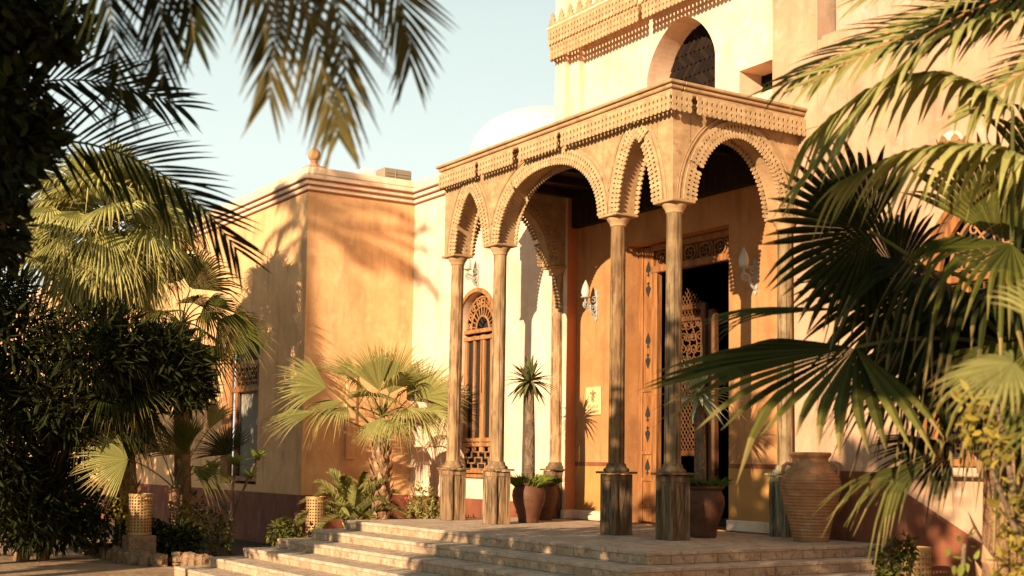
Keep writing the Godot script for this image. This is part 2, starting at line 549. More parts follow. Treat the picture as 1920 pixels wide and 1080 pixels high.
func fan(mb: MB, hub: Vector3, tip: Vector3, nrm: Vector3, spread: float, nseg: int, join: float, droop: float, tipdroop: float, ca: Color, cb: Color, fold := 0.12) -> void:
	var dir := (tip - hub).normalized()
	var rad := hub.distance_to(tip)
	var side := dir.cross(nrm).normalized()
	nrm = side.cross(dir).normalized()
	var ha := spread / nseg * 0.5
	var st := [0.02, join * 0.55, join, join + (1 - join) * 0.3, join + (1 - join) * 0.65, 1.0]
	for i in nseg:
		var a := -spread * 0.5 + spread * (i + 0.5) / nseg
		var ln := rad * (0.7 + 0.3 * cos(a * 0.6)) * rng.randf_range(0.9, 1.06)
		var e := dir * cos(a) + side * sin(a)
		var f := -dir * sin(a) + side * cos(a)
		var td := tipdroop * rng.randf_range(0.5, 1.5)
		var sway := rng.randf_range(-0.05, 0.05)
		var shade := rng.randf()
		var dry := rng.randf_range(0.1, 0.8)
		if rng.randf() < 0.15:
			td += tipdroop + 0.12
		var wj := join * ln * tan(ha) * 0.94
		var last := []
		for k in st.size():
			var r: float = st[k]
			var over := maxf(0.0, r - join) / (1.0 - join)
			var w: float = r * ln * tan(ha) * 0.97 if r <= join else wj * (1.0 - pow(over, 1.7)) + 0.0008
			var p := hub + e * r * ln + f * sway * over * over * ln + DOWN * (droop * r * r + td * over * over) * ln - nrm * fold * absf(sin(a)) * r * ln
			var cur := [p - f * w, p + nrm * w * 0.55, p + f * w]
			if k > 0:
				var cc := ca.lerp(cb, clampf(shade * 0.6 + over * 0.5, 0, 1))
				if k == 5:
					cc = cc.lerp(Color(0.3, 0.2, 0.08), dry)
				mb.col = cc * 0.72  # halves of each pleat coloured darker and lighter to shade the fold
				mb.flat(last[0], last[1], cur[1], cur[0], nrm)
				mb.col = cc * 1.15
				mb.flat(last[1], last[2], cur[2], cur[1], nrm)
			last = cur


func petiole(mb: MB, a: Vector3, b: Vector3, r: float, sag: float, c: Color) -> void:
	mb.col = c
	var pts := []
	for i in 7:
		var t := i / 6.0
		pts.append(a.lerp(b, t) + Vector3.UP * sag * 4.0 * t * (1.0 - t))
	mb.tube(pts, [r * 1.6, r * 1.3, r * 1.1, r, r, r * 0.9, r * 0.8], 5)


func bez(p0: Vector3, p1: Vector3, p2: Vector3, t: float) -> Vector3:
	return p0 * (1 - t) * (1 - t) + p1 * 2.0 * t * (1 - t) + p2 * t * t


func pinnate(mb: MB, p0: Vector3, p1: Vector3, p2: Vector3, nrm: Vector3, length: float, num: int, width: float, droop: float, lift: float, ca: Color, cb: Color, cr: Color, rr := 0.012, start := 0.05) -> void:
	var pts := []
	var rad := []
	for i in 15:
		pts.append(bez(p0, p1, p2, i / 14.0))
		rad.append(rr * (1.0 - 0.8 * i / 14.0))
	mb.col = cr
	mb.tube(pts, rad, 5)
	for i in num:
		var t := start + (1.0 - start) * (i + 0.5) / num
		var p := bez(p0, p1, p2, t)
		var tg := (bez(p0, p1, p2, minf(1.0, t + 0.02)) - bez(p0, p1, p2, t - 0.02)).normalized()
		var sd := tg.cross(nrm).normalized()
		var up := sd.cross(tg).normalized()
		for s in [-1.0, 1.0]:
			var th := deg_to_rad(lerpf(66.0, 22.0, t) + rng.randf_range(-7, 7))
			var d: Vector3 = (tg * cos(th) + sd * s * sin(th) + up * (lift + rng.randf_range(-0.12, 0.12))).normalized()
			var ln := length * (0.35 + 0.65 * sin(PI * clampf(0.12 + t * 0.8, 0, 1))) * rng.randf_range(0.88, 1.08)
			var sh := rng.randf()
			mb.blade(p + tg * rng.randf_range(-0.006, 0.006), d, up, ln, width, droop * rng.randf_range(0.6, 1.4), ca.lerp(cb, sh * 0.5), ca.lerp(cb, 0.4 + sh * 0.6), 0.6, 4)


# many leaf-sized faces scattered through clumps [centre, radii, share]
func crown(called: String, parent: Node3D, clumps: Array, count: int, size: float, m: Material, sd: int, ca: Color, cb: Color, kind := "", wide := 0.55) -> void:
	var mb := MB.new()
	mb.blade(Vector3(0, 0, 0), Vector3(0, 0, 1), Vector3(0, 1, 0), 1.0, wide, 0.15, Color(1, 1, 1), Color(1, 1, 1), 0.35, 3)
	var mesh := to_mesh(mb)
	var r := RandomNumberGenerator.new()
	r.seed = sd
	var mm := MultiMesh.new()
	mm.transform_format = MultiMesh.TRANSFORM_3D
	mm.use_colors = true
	mm.mesh = mesh
	mm.instance_count = count
	var total := 0.0
	for k in clumps:
		total += k[2]
	var org := parent.position if parent != self else Vector3.ZERO
	for i in count:
		var pick := r.randf() * total
		var cl: Array = clumps[0]
		for k in clumps:
			pick -= k[2]
			if pick <= 0.0:
				cl = k
				break
		var d := Vector3(r.randfn(), r.randfn(), r.randfn()).normalized() * pow(r.randf(), 0.45)
		var p: Vector3 = cl[0] + Vector3(d.x * cl[1].x, d.y * cl[1].y, d.z * cl[1].z)
		var f := (d + Vector3(r.randfn(), r.randfn() - 0.4, r.randfn()) * 0.7).normalized()
		var u := Vector3(r.randfn() * 0.7, 1.0, r.randfn() * 0.7).normalized()
		var s := f.cross(u)
		if s.length() < 0.05:
			s = Vector3.RIGHT
		s = s.normalized()
		var sc := size * r.randf_range(0.6, 1.25)
		mm.set_instance_transform(i, Transform3D(Basis(s * sc, s.cross(f).normalized() * -sc, f * sc), p - org))
		mm.set_instance_color(i, ca.lerp(cb, r.randf()))
	var o := MultiMeshInstance3D.new()
	o.multimesh = mm
	o.material_override = m
	o.name = called
	if kind:
		o.set_meta("kind", kind)
	parent.add_child(o, true)


func palm_trunk(parent: Node3D, pts: Array, radii: Array, scales := 0, m := "palm_bark") -> void:
	var mb := new_mb()
	mb.tube(pts, radii, 12)
	part(mb, "trunk", M[m], parent)
	if scales > 0:
		var sb := new_mb()
		for i in scales:
			var t := (i + 0.5) / scales
			var k := t * (pts.size() - 1)
			var j := mini(int(k), pts.size() - 2)
			var p: Vector3 = (pts[j] as Vector3).lerp(pts[j + 1], k - j)
			var rr := lerpf(radii[j], radii[j + 1], k - j)
			var a := i * 2.4
			var d := Vector3(cos(a), 0, sin(a))
			var g := rng.randf_range(0.6, 1.2)
			sb.blade(p + d * rr * 0.9, (d * 0.55 + Vector3.UP).normalized(), d, rr * 1.15, rr * 0.75, -0.1, Color(0.3, 0.16, 0.08) * g, Color(0.42, 0.26, 0.14) * g, -0.3, 2)
		part(sb, "leaf_bases", M["leaf_dark"], parent, "stuff")


func world_lights() -> void:
	# camera: standing on the drive, looking along the diagonal of the portico
	var cam := Camera3D.new()
	cam.name = "camera"
	add_child(cam)
	cam.transform = Transform3D(Basis(Vector3(0.5402, 0.013, -0.8415), Vector3(0.0575, 0.997, 0.0523), Vector3(0.8396, -0.0766, 0.5378)).orthonormalized(), Vector3(11.2453, 0.8554, 9.3708))
	var at := CameraAttributesPhysical.new()
	at.frustum_focus_distance = 15.6
	at.frustum_focal_length = 50.0
	at.frustum_near = 0.05
	at.frustum_far = 400.0
	at.exposure_aperture = 2.8
	cam.attributes = at
	cam.near = 0.05
	cam.far = 400.0
	cam.set_frustum(0.44785 * 0.05, Vector2(0, 0.05787 * 0.05), 0.05, 400.0)
	var env := Environment.new()
	env.tonemap_mode = Environment.TONE_MAPPER_LINEAR
	env.tonemap_exposure = 2.2
	env.background_mode = Environment.BG_SKY
	env.sdfgi_enabled = true
	env.ssao_enabled = true
	env.ssil_enabled = true
	var sk := ProceduralSkyMaterial.new()
	sk.sky_top_color = lin(0.015, 0.1, 0.14)
	sk.sky_horizon_color = lin(0.51, 0.55, 0.505)
	sk.sky_curve = 0.5
	sk.ground_bottom_color = lin(0.1, 0.07, 0.045)
	sk.ground_horizon_color = lin(0.28, 0.27, 0.23)
	sk.sun_angle_max = 20.0
	sk.sky_cover = clouds()
	sk.sky_cover_modulate = Color(1, 1, 1)
	var sky := Sky.new()
	sky.sky_material = sk
	env.sky = sky
	var we := WorldEnvironment.new()
	we.name = "world_environment"
	we.environment = env
	add_child(we)
	var sun := DirectionalLight3D.new()
	sun.name = "sun"
	sun.light_color = lin(1.0, 0.775, 0.53)
	sun.light_energy = 1.6
	sun.light_angular_distance = 0.5
	sun.shadow_enabled = true
	add_child(sun)
	sun.look_at_from_position(Vector3(0.49, 0.345, 1.0), Vector3.ZERO)


func clouds() -> ImageTexture:
	var w := 512
	var h := 256
	var im := Image.create_empty(w, h, false, Image.FORMAT_RGBA8)
	var f := FastNoiseLite.new()
	f.seed = 8
	f.frequency = 1.1
	f.fractal_octaves = 5
	for y in h:
		var el := (0.5 - (y + 0.5) / h) * PI
		for x in w:
			var az := (x + 0.5) / w * TAU
			var d := Vector3(cos(az) * cos(el), sin(el) * 3.5, sin(az) * cos(el))
			var k := clampf(f.get_noise_3dv(d) * 3.0 + 0.2, 0.0, 1.0)
			im.set_pixel(x, y, Color(0.22, 0.225, 0.21, k * 0.6 * clampf(1.4 - el * 1.3, 0.0, 1.0) if el > 0.0 else 0.0))
	return ImageTexture.create_from_image(im)


func _ready() -> void:
	rng.seed = 11
	world_lights()
	materials()
	ground()
	steps()
	villa()
	tower()
	portico()
	fittings()
	pots()
	garden_left()
	garden_right()
	shade_trees()


# ---------------------------------------------------------------- setting

func ground() -> void:
	var mb := new_mb()
	mb.box(Vector3(0, GROUND - 0.1, 0), Vector3(240, 0.2, 240), 0.0)
	var o := part(mb, "ground", M["ground"], self)
	o.set_meta("kind", "structure")
	# planting bed between the drive, the steps and the walls
	mb = new_mb()
	var bed := PackedVector2Array([Vector2(-5.0, 1.0), Vector2(-5.9, 1.9), Vector2(-6.6, 2.7), Vector2(-7.6, 2.95), Vector2(-7.95, 3.3), Vector2(-8.5, 3.52), Vector2(-10.4, 3.5), Vector2(-12.2, 3.5), Vector2(-12.6, 0.25), Vector2(-9.7, 0.25), Vector2(-9.6, -1.84), Vector2(-5.0, -1.84)])
	var ix := Geometry2D.triangulate_polygon(bed)
	for i in range(0, ix.size(), 3):
		var q := []
		for k in 3:
			q.append(Vector3(bed[ix[i + k]].x, GROUND + 0.07, bed[ix[i + k]].y))
		mb.tri(q[0], q[1], q[2], Vector3.UP, Vector3.UP, Vector3.UP)
	o = part(mb, "planting_soil", M["soil"], self)
	o.set_meta("kind", "structure")
	# rough edging stones along the bed
	var path := [Vector2(-12.2, 3.5), Vector2(-10.9, 3.58), Vector2(-9.2, 3.56), Vector2(-8.3, 3.52), Vector2(-7.95, 3.32), Vector2(-7.9, 2.95), Vector2(-7.3, 2.9), Vector2(-6.75, 2.85)]
	var at := 0
	var along := 0.0
	var where := ["at the far left end of the row", "second from the left end, beside the sunlit patch of drive", "third from the left end, under the pale fan leaf"]
	var idx := 0
	while at < path.size() - 1:
		var seg: Vector2 = path[at + 1] - path[at]
		var p: Vector2 = path[at] + seg.normalized() * along
		var sz := Vector3(rng.randf_range(0.2, 0.3), rng.randf_range(0.2, 0.3), rng.randf_range(0.16, 0.24))
		var st := thing("edging_stone", "", "stone", Vector3(p.x, GROUND, p.y), "rough stones edging the planting bed")
		var b2 := new_mb()
		rock(b2, st.position + Vector3(0, sz.y * 0.3, 0), sz, rng)
		part(b2, "stone_body", M["rock"], st)
		st.rotation.y = 0.0
		if idx < where.size():
			st.set_meta("label", "rough brown edging stone " + where[idx])
		else:
			st.set_meta("label", "rough brown edging stone, %s from the left end of the row" % ORD[mini(idx - 3, ORD.size() - 1)])
		idx += 1
		along += 0.27
		if along > seg.length():
			along -= seg.length()
			at += 1


const ORD := ["fourth", "fifth", "sixth", "seventh", "eighth", "ninth", "tenth", "eleventh", "twelfth", "thirteenth", "fourteenth", "fifteenth", "sixteenth", "seventeenth", "eighteenth", "nineteenth", "twentieth", "twenty first", "twenty second", "twenty third", "twenty fourth", "twenty fifth", "twenty sixth"]


func rock(mb: MB, ce: Vector3, s: Vector3, r: RandomNumberGenerator) -> void:
	var f := FastNoiseLite.new()
	f.seed = r.randi() % 1000
	f.frequency = 0.9
	var rows := 7
	var cols := 10
	var pts := []
	for i in rows + 1:
		var row := []
		for k in cols + 1:
			var th := PI * i / rows
			var ph := TAU * (k % cols) / cols
			var d := Vector3(sin(th) * cos(ph), cos(th), sin(th) * sin(ph))
			d = Vector3(signf(d.x) * pow(absf(d.x), 0.7), signf(d.y) * pow(absf(d.y), 0.7), signf(d.z) * pow(absf(d.z), 0.7))
			row.append(ce + d * s * 0.5 * (1.0 + 0.35 * f.get_noise_3dv(d * 1.3)))
		pts.append(row)
	for i in rows:
		for k in cols:
			mb.flat(pts[i][k], pts[i][k + 1], pts[i + 1][k + 1], pts[i + 1][k], ((pts[i][k] + pts[i + 1][k + 1]) * 0.5 - ce).normalized())


func steps() -> void:
	var t := thing("stone_steps", "broad pale stone steps with tiled risers rising to the carved portico", "steps", Vector3(-2, GROUND, 1.5))
	var tile_mesh := {}
	for k in 6:
		var x0 := -5.36 - 0.2 * k
		var x1 := 1.42 + 0.27 * k
		var z1 := 1.5 + 0.42 * k
		var y := -0.13 * k
		var mb := new_mb()
		mb.box(Vector3((x0 + x1) / 2, y - 0.0225, (z1 - 1.84) / 2), Vector3(x1 - x0, 0.045, z1 + 1.84), 0.02)
		mb.box(Vector3((x0 + x1) / 2, y - 0.09, (z1 - 1.9) / 2), Vector3(x1 - x0 - 0.07, 0.1, z1 + 1.83), 0.0)
		var st := part(mb, "step", M["stone"], t)
		# tiles on the risers, front and both ends
		for side in 3:
			var len0 := (x1 - x0) if side == 0 else (z1 + 1.8)
			var num := int(len0 / 0.3)
			var wd := (len0 - 0.02) / num
			var key := "%d_%d" % [k, side]
			var tb := MB.new()
			tb.box(Vector3.ZERO, Vector3(wd - 0.005, 0.084, 0.02), 0.006)
			tile_mesh[key] = to_mesh(tb)
			for i in num:
				var s := 0.01 + wd * (i + 0.5)
				var m: Material = M[["tile_a", "tile_b", "tile_c"][rng.randi() % 3]]
				var proud := rng.randf_range(-0.003, 0.003)
				if side == 0:
					put(tile_mesh[key], "riser_tile", m, st, Vector3(x0 + s, y - 0.087, z1 - 0.017 + proud) - t.position)
				elif side == 1:
					put(tile_mesh[key], "riser_tile", m, st, Vector3(x1 - 0.017 + proud, y - 0.087, z1 - s) - t.position, Basis(Vector3.UP, PI / 2))
				elif z1 - s > 0.9:
					put(tile_mesh[key], "riser_tile", m, st, Vector3(x0 + 0.017 + proud, y - 0.087, z1 - s) - t.position, Basis(Vector3.UP, PI / 2))


# ---------------------------------------------------------------- the villa

func cornice(mb: MB, stripe: MB, s0: float, s1: float, n: float) -> void:
	# three stepped mouldings under a plain parapet, a dark red-brown stripe under each
	for k in 3:
		var y := 5.6 + 0.095 * k
		var pr := 0.03 + 0.035 * k
		mb.box(Vector3((s0 + s1) / 2, y + 0.055, n + pr / 2 - 0.02), Vector3(s1 - s0 + pr, 0.08, pr + 0.04), 0.012)
		stripe.box(Vector3((s0 + s1) / 2, y + 0.002, n + pr / 2 - 0.018), Vector3(s1 - s0 + pr - 0.004, 0.027, pr + 0.036), 0.004)
	mb.box(Vector3((s0 + s1) / 2, 5.955, n - 0.06), Vector3(s1 - s0 + 0.02, 0.15, 0.24), 0.03)


func villa() -> void:
	var t := thing("villa", "long terracotta plastered villa with arched windows and a red painted base", "villa", Vector3(-4, GROUND, -3))
	var mb := new_mb(FRONT)
	wall(mb, -40.0, -9.68, GROUND, 5.9, 0.3, [[-12.75, 0.98, 0.35, 2.75, 0.9, 2.0, 0.55, 0.22]])
	part(mb, "wall", M["plaster"], t)
	mb = new_mb(TO_RIGHT, Vector3(-9.68, 0, 0))
	wall(mb, -0.3, 1.84, GROUND, 5.9, 0.0, [])
	part(mb, "wall", M["plaster"], t)
	mb = new_mb(FRONT)
	wall(mb, -9.68, -4.72, GROUND, 5.9, -1.84, [[-7.38, 0.6, 0.62, 3.1, 0.62, 2.0, 0.5, 0.16]])
	part(mb, "wall", M["plaster_pale"], t)
	mb = new_mb(FRONT)
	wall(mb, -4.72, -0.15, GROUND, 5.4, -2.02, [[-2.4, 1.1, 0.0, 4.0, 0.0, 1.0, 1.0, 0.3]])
	part(mb, "wall", M["plaster_leaf_shade"], t)
	mb = new_mb(TO_RIGHT, Vector3(-4.72, 0, 0))
	wall(mb, 1.84, 2.02, GROUND, 5.4, 0.0, [])
	part(mb, "wall_return", M["plaster_bounce_shade"], t)
	mb = new_mb(TO_LEFT, Vector3(-0.15, 0, 0))
	wall(mb, -2.02, -1.845, GROUND, 5.4, 0.0, [])
	part(mb, "wall_return", M["plaster"], t)
	mb = new_mb(FRONT)
	wall(mb, -0.15, 12.0, GROUND, 5.95, -1.845, [[2.95, 0.92, 0.85, 2.85, 0.95, 2.0, 0.55, 0.2]])
	part(mb, "wall", M["plaster_pink_shade"], t)
	mb = new_mb()
	mb.box(Vector3(-14, 5.55, -6.4), Vector3(52, 0.2, 8.6), 0.0)
	mb.box(Vector3(-25, 5.55, -0.9), Vector3(30.4, 0.2, 2.2), 0.0)
	mb.box(Vector3(-14, 2.4, -10.7), Vector3(52, 6.4, 0.3), 0.0)
	mb.box(Vector3(11.9, 2.4, -6.3), Vector3(0.3, 6.4, 8.6), 0.0)
	part(mb, "roof", M["plaster_pale"], t)
	mb = new_mb()
	mb.box(Vector3(6.2, 5.95, -2.0), Vector3(11.4, 0.1, 0.3), 0.03)
	part(mb, "parapet", M["plaster_pink_shade"], t)
	# cornices
	mb = new_mb(FRONT)
	var sb := new_mb(FRONT)
	cornice(mb, sb, -40.0, -9.66, 0.3)
	mb.xf = Transform3D(TO_RIGHT.basis, Vector3(-9.68, 0, 0))
	sb.xf = mb.xf
	cornice(mb, sb, -0.26, 1.84, 0.0)
	mb.xf = FRONT
	sb.xf = FRONT
	cornice(mb, sb, -9.68, -5.1, -1.84)
	part(mb, "cornice", M["plaster_pale"], t)
	part(sb, "cornice_stripe", M["moulding_red"], t)
	# painted bases
	mb = new_mb(FRONT)
	mb.box(Vector3(-24.84, -0.28, 0.3), Vector3(30.34, 1.0, 0.012), 0.0)
	mb.box(Vector3(-7.5, -0.28, -1.84), Vector3(4.36, 1.0, 0.012), 0.0)
	mb.xf = Transform3D(TO_RIGHT.basis, Vector3(-9.68, 0, 0))
	mb.box(Vector3(0.77, -0.28, 0), Vector3(2.15, 1.0, 0.012), 0.0)
	part(mb, "painted_base", M["dado_red"], t)
	mb = new_mb(FRONT)
	mb.prism(PackedVector2Array([Vector2(0.1, GROUND), Vector2(4.2, GROUND), Vector2(4.2, -0.68), Vector2(1.28, 0.79), Vector2(0.1, 0.8)]), -1.86, -1.838)
	part(mb, "painted_base", M["dado_red"], t)
	for sgm in [[-4.72, -3.502], [-1.298, -0.15]]:
		var mid: float = (sgm[0] + sgm[1]) / 2
		var wid: float = sgm[1] - sgm[0]
		mb = new_mb(FRONT)
		mb.box(Vector3(mid, 0.47, -2.02), Vector3(wid, 0.66, 0.01), 0.0)
		part(mb, "ochre_base", M["dado_ochre"], t)
		mb = new_mb(FRONT)
		mb.box(Vector3(mid, 0.83, -2.02), Vector3(wid, 0.06, 0.014), 0.002)
		part(mb, "red_line", M["dado_red"], t)
		mb = new_mb(FRONT)
		mb.box(Vector3(mid, 0.07, -2.0), Vector3(wid, 0.14, 0.07), 0.01)
		if sgm[0] < -4.0:
			mb.box(Vector3(-4.74, 0.07, -1.92), Vector3(0.1, 0.14, 0.24), 0.01)
		part(mb, "plinth", M["plaster_pale"], t)
	# recessed slit on the side of the left block
	mb = new_mb(TO_RIGHT, Vector3(-9.68, 0, 0))
	mb.box(Vector3(0.62, 1.7, 0.01), Vector3(0.2, 1.7, 0.05), 0.01)
	part(mb, "raised_panel", M["plaster"], t)
	# hall behind the door
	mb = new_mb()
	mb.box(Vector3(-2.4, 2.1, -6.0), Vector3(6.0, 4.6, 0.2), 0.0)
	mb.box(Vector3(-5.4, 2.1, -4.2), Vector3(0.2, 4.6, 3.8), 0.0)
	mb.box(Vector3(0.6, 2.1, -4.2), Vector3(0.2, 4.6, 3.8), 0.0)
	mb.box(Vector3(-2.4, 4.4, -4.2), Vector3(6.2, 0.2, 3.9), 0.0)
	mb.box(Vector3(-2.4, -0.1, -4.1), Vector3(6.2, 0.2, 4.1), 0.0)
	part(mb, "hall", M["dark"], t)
	door(t)
	window_left(t)
	window_wing(t)
	window_right(t)


func spade(c: Vector2, s: float, up: float) -> PackedVector2Array:
	var out := PackedVector2Array()
	for p in [Vector2(0, 1.0), Vector2(0.38, 0.25), Vector2(0.5, -0.1), Vector2(0.38, -0.32), Vector2(0.12, -0.42), Vector2(0.12, -0.6), Vector2(0.3, -0.72), Vector2(0.12, -0.86), Vector2(0, -1.0), Vector2(-0.12, -0.86), Vector2(-0.3, -0.72), Vector2(-0.12, -0.6), Vector2(-0.12, -0.42), Vector2(-0.38, -0.32), Vector2(-0.5, -0.1), Vector2(-0.38, 0.25)]:
		out.append(c + Vector2(p.x, p.y * up) * s)
	return out


func spiral(mb: MB, c: Vector3, r: float, a0: float, turns: float, rad: float) -> void:
	var pts := []
	for i in 13:
		var u := i / 12.0
		var a := a0 + turns * TAU * u
		var rr := r * (1.0 - 0.75 * u)
		pts.append(c + Vector3(cos(a) * rr, sin(a) * rr, 0))
	mb.tube(pts, [rad], 5)


func door(t: Node3D) -> void:
	var d := Node3D.new()
	d.name = "door"
	t.add_child(d)
	var wood: Material = M["door_wood"]
	var zf := -2.3
	var mb := new_mb()
	# wide board with dark inlaid spades on the left and its mirror on the right
	mb.box(Vector3(-3.28, 2.0, zf), Vector3(0.22, 3.96, 0.07), 0.008)
	mb.box(Vector3(-3.435, 2.0, zf + 0.01), Vector3(0.09, 3.98, 0.1), 0.01)
	mb.box(Vector3(-3.11, 1.82, zf + 0.015), Vector3(0.11, 3.62, 0.11), 0.01)
	mb.box(Vector3(-1.36, 1.82, zf + 0.015), Vector3(0.11, 3.62, 0.11), 0.01)
	for y in [0.25, 0.62, 1.0, 1.9]:
		mb.box(Vector3(-3.28, y, zf + 0.035), Vector3(0.21, 0.05, 0.05), 0.008)
	part(mb, "frame", wood, d)
	for q in [[3.66, 1.0], [3.36, -1.0], [2.62, 1.0], [2.32, -1.0], [1.56, 1.0], [1.27, -1.0], [0.8, 1.0]]:
		var cb := new_mb()
		cb.prism(spade(Vector2(-3.28, q[0]), 0.12, q[1]), zf + 0.01, zf + 0.038)
		part(cb, "spade_dark_inlay", M["dark"], d)  # dark inlay paints the shade seen inside a pierced spade
	# transom: rails with a row of roundels over dark discs
	mb = new_mb()
	mb.box(Vector3(-2.24, 3.63, zf + 0.02), Vector3(1.88, 0.1, 0.12), 0.012)
	mb.box(Vector3(-2.24, 3.95, zf + 0.02), Vector3(1.88, 0.09, 0.12), 0.012)
	mb.box(Vector3(-2.24, 3.79, zf - 0.03), Vector3(1.88, 0.24, 0.03), 0.0)
	part(mb, "transom", wood, d)
	for i in 6:
		var x := -3.02 + 0.31 * i
		var rb := new_mb()
		var ring := []
		for k in 21:
			ring.append(Vector3(x + cos(TAU * k / 20) * 0.115, 3.79 + sin(TAU * k / 20) * 0.1, zf + 0.0))
		rb.tube(ring, [0.014], 6)
		for k in 4:
			var a := TAU * k / 4
			spiral(rb, Vector3(x + cos(a) * 0.055, 3.79 + sin(a) * 0.05, zf), 0.045, a, 0.8, 0.009)
		rb.tube([Vector3(x + 0.155, 3.69, zf), Vector3(x + 0.155, 3.9, zf)], [0.014], 4)
		part(rb, "roundel", wood, d)
		var hb := new_mb()
		var disc := PackedVector2Array()
		for k in 16:
			disc.append(Vector2(x + cos(TAU * k / 16) * 0.105, 3.79 + sin(TAU * k / 16) * 0.09))
		hb.prism(disc, zf - 0.02, zf - 0.011)
		part(hb, "roundel_dark_disc", M["dark"], d)  # dark disc drawn in place of the shaded gap behind the roundel
	# carved leaf, standing half open in the dark hall
	mb = new_mb()
	var zl := -2.5
	for x in [-3.0, -2.33]:
		mb.box(Vector3(x, 1.55, zl), Vector3(0.1, 3.1, 0.07), 0.01)
	for y in [0.1, 1.0, 1.75, 2.18, 2.9, 3.06]:
		mb.box(Vector3(-2.665, y, zl), Vector3(0.58, 0.08, 0.06), 0.01)
	mb.box(Vector3(-2.17, 1.5, zl - 0.03), Vector3(0.12, 3.0, 0.13), 0.03)
	part(mb, "leaf_frame", M["door_wood_dark_shade"], d)
	var lb := new_mb()
	for i in 5:
		for k in 4:
			spiral(lb, Vector3(-2.89 + 0.115 * i, 2.3 + 0.17 * k, zl), 0.075, i * 1.3 + k * 2.1, 1.4 if (i + k) % 2 else -1.4, 0.013)
	for i in 4:
		lb.tube([Vector3(-2.93 + 0.15 * i, 2.2, zl - 0.01), Vector3(-2.78 + 0.15 * i, 2.55, zl), Vector3(-2.93 + 0.15 * i, 2.88, zl - 0.01)], [0.012], 5)
	part(lb, "carved_panel", M["door_wood_dark_shade"], d)
	lb = new_mb()
	for band in [[1.79, 2.14], [1.04, 1.71], [2.94, 3.3]]:
		var y: float = band[0]
		var row := 0
		while y < band[1]:
			for i in 8:
				var x := -2.92 + 0.072 * i + (0.036 if row % 2 else 0.0)
				if band[0] > 2.9 and y > 3.3 - absf(x + 2.66) * 0.7:
					continue
				lb.tube([Vector3(x, y, zl), Vector3(x + 0.036, y + 0.05, zl)], [0.009], 4)
				lb.tube([Vector3(x, y, zl), Vector3(x - 0.036, y + 0.05, zl)], [0.009], 4)
			y += 0.05
			row += 1
	part(lb, "lattice", M["door_wood_dark_shade"], d)
	# turned post glimpsed inside
	var pb := new_mb()
	pb.lathe([Vector2(0.03, 1.2), Vector2(0.035, 2.0), Vector2(0.06, 2.05), Vector2(0.035, 2.1), Vector2(0.04, 2.2), Vector2(0.075, 2.25), Vector2(0.075, 2.33), Vector2(0.03, 2.36), Vector2(0.0, 2.37)], Vector3(-1.62, 0, -2.42), 12)
	pb.lathe([Vector2(0.03, 0.0), Vector2(0.03, 1.2)], Vector3(-1.62, 0, -2.42), 12)
	part(pb, "turned_post", wood, d)


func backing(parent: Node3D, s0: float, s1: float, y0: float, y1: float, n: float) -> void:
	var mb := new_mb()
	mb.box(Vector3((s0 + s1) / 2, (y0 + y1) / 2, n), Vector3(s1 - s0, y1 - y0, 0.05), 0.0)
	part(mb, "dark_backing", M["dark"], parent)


func pane(parent: Node3D, x0: float, x1: float, y0: float, y1: float, z: float) -> void:
	var mb := new_mb()
	mb.box(Vector3((x0 + x1) / 2, (y0 + y1) / 2, z), Vector3(x1 - x0, y1 - y0, 0.008), 0.0)
	part(mb, "pane", M["glass"], parent)


func arch_trim(mb: MB, cx: float, hw: float, y0: float, ys: float, h: float, a: float, b: float, w: float, n: float, proud: float) -> void:
	ribbon(mb, arch_curve(cx, hw, ys, h, a, b, 28), w, n, proud)
	for s in [-1.0, 1.0]:
		mb.box(Vector3(cx + s * (hw + w / 2), (y0 + ys) / 2, n + proud / 2), Vector3(w, ys - y0, proud), 0.006)


func fan_tracery(mb: MB, cx: float, ys: float, hw: float, h: float, z: float) -> void:
	for k in 3:
		var q := 0.35 + 0.27 * k
		var pts := []
		for i in 17:
			var a := PI * i / 16
			pts.append(Vector3(cx + cos(a) * hw * q, ys + sin(a) * h * q, z))
		mb.tube(pts, [0.02], 5)
	for i in 12:
		var a := PI * (i + 0.5) / 12
		mb.tube([Vector3(cx + cos(a) * hw * 0.36, ys + sin(a) * h * 0.36, z), Vector3(cx + cos(a) * hw * 0.95, ys + sin(a) * h * 0.95, z)], [0.013], 4)
	for i in 9:
		var a := PI * (i + 0.5) / 9
		spiral(mb, Vector3(cx + cos(a) * hw * 0.76, ys + sin(a) * h * 0.76, z), 0.07, a * 3.0, 1.2, 0.014)


func key_lattice(mb: MB, x0: float, x1: float, y0: float, y1: float, z: float, nx: int, ny: int, w := 0.022) -> void:
	var dx := (x1 - x0) / nx
	var dy := (y1 - y0) / ny
	for i in nx + 1:
		for k in ny:
			if (i + k) % 2 == 0 or i == 0 or i == nx:
				mb.box(Vector3(x0 + dx * i, y0 + dy * (k + 0.5), z), Vector3(w, dy, 0.03), 0.003)
	for k in ny + 1:
		for i in nx:
			if (i + k) % 3 != 1 or k == 0 or k == ny:
				mb.box(Vector3(x0 + dx * (i + 0.5), y0 + dy * k, z + 0.002), Vector3(dx, w, 0.03), 0.003)


func window_node(t: Node3D) -> Node3D:
	var w := Node3D.new()
	w.name = "window"
	t.add_child(w, true)
	return w


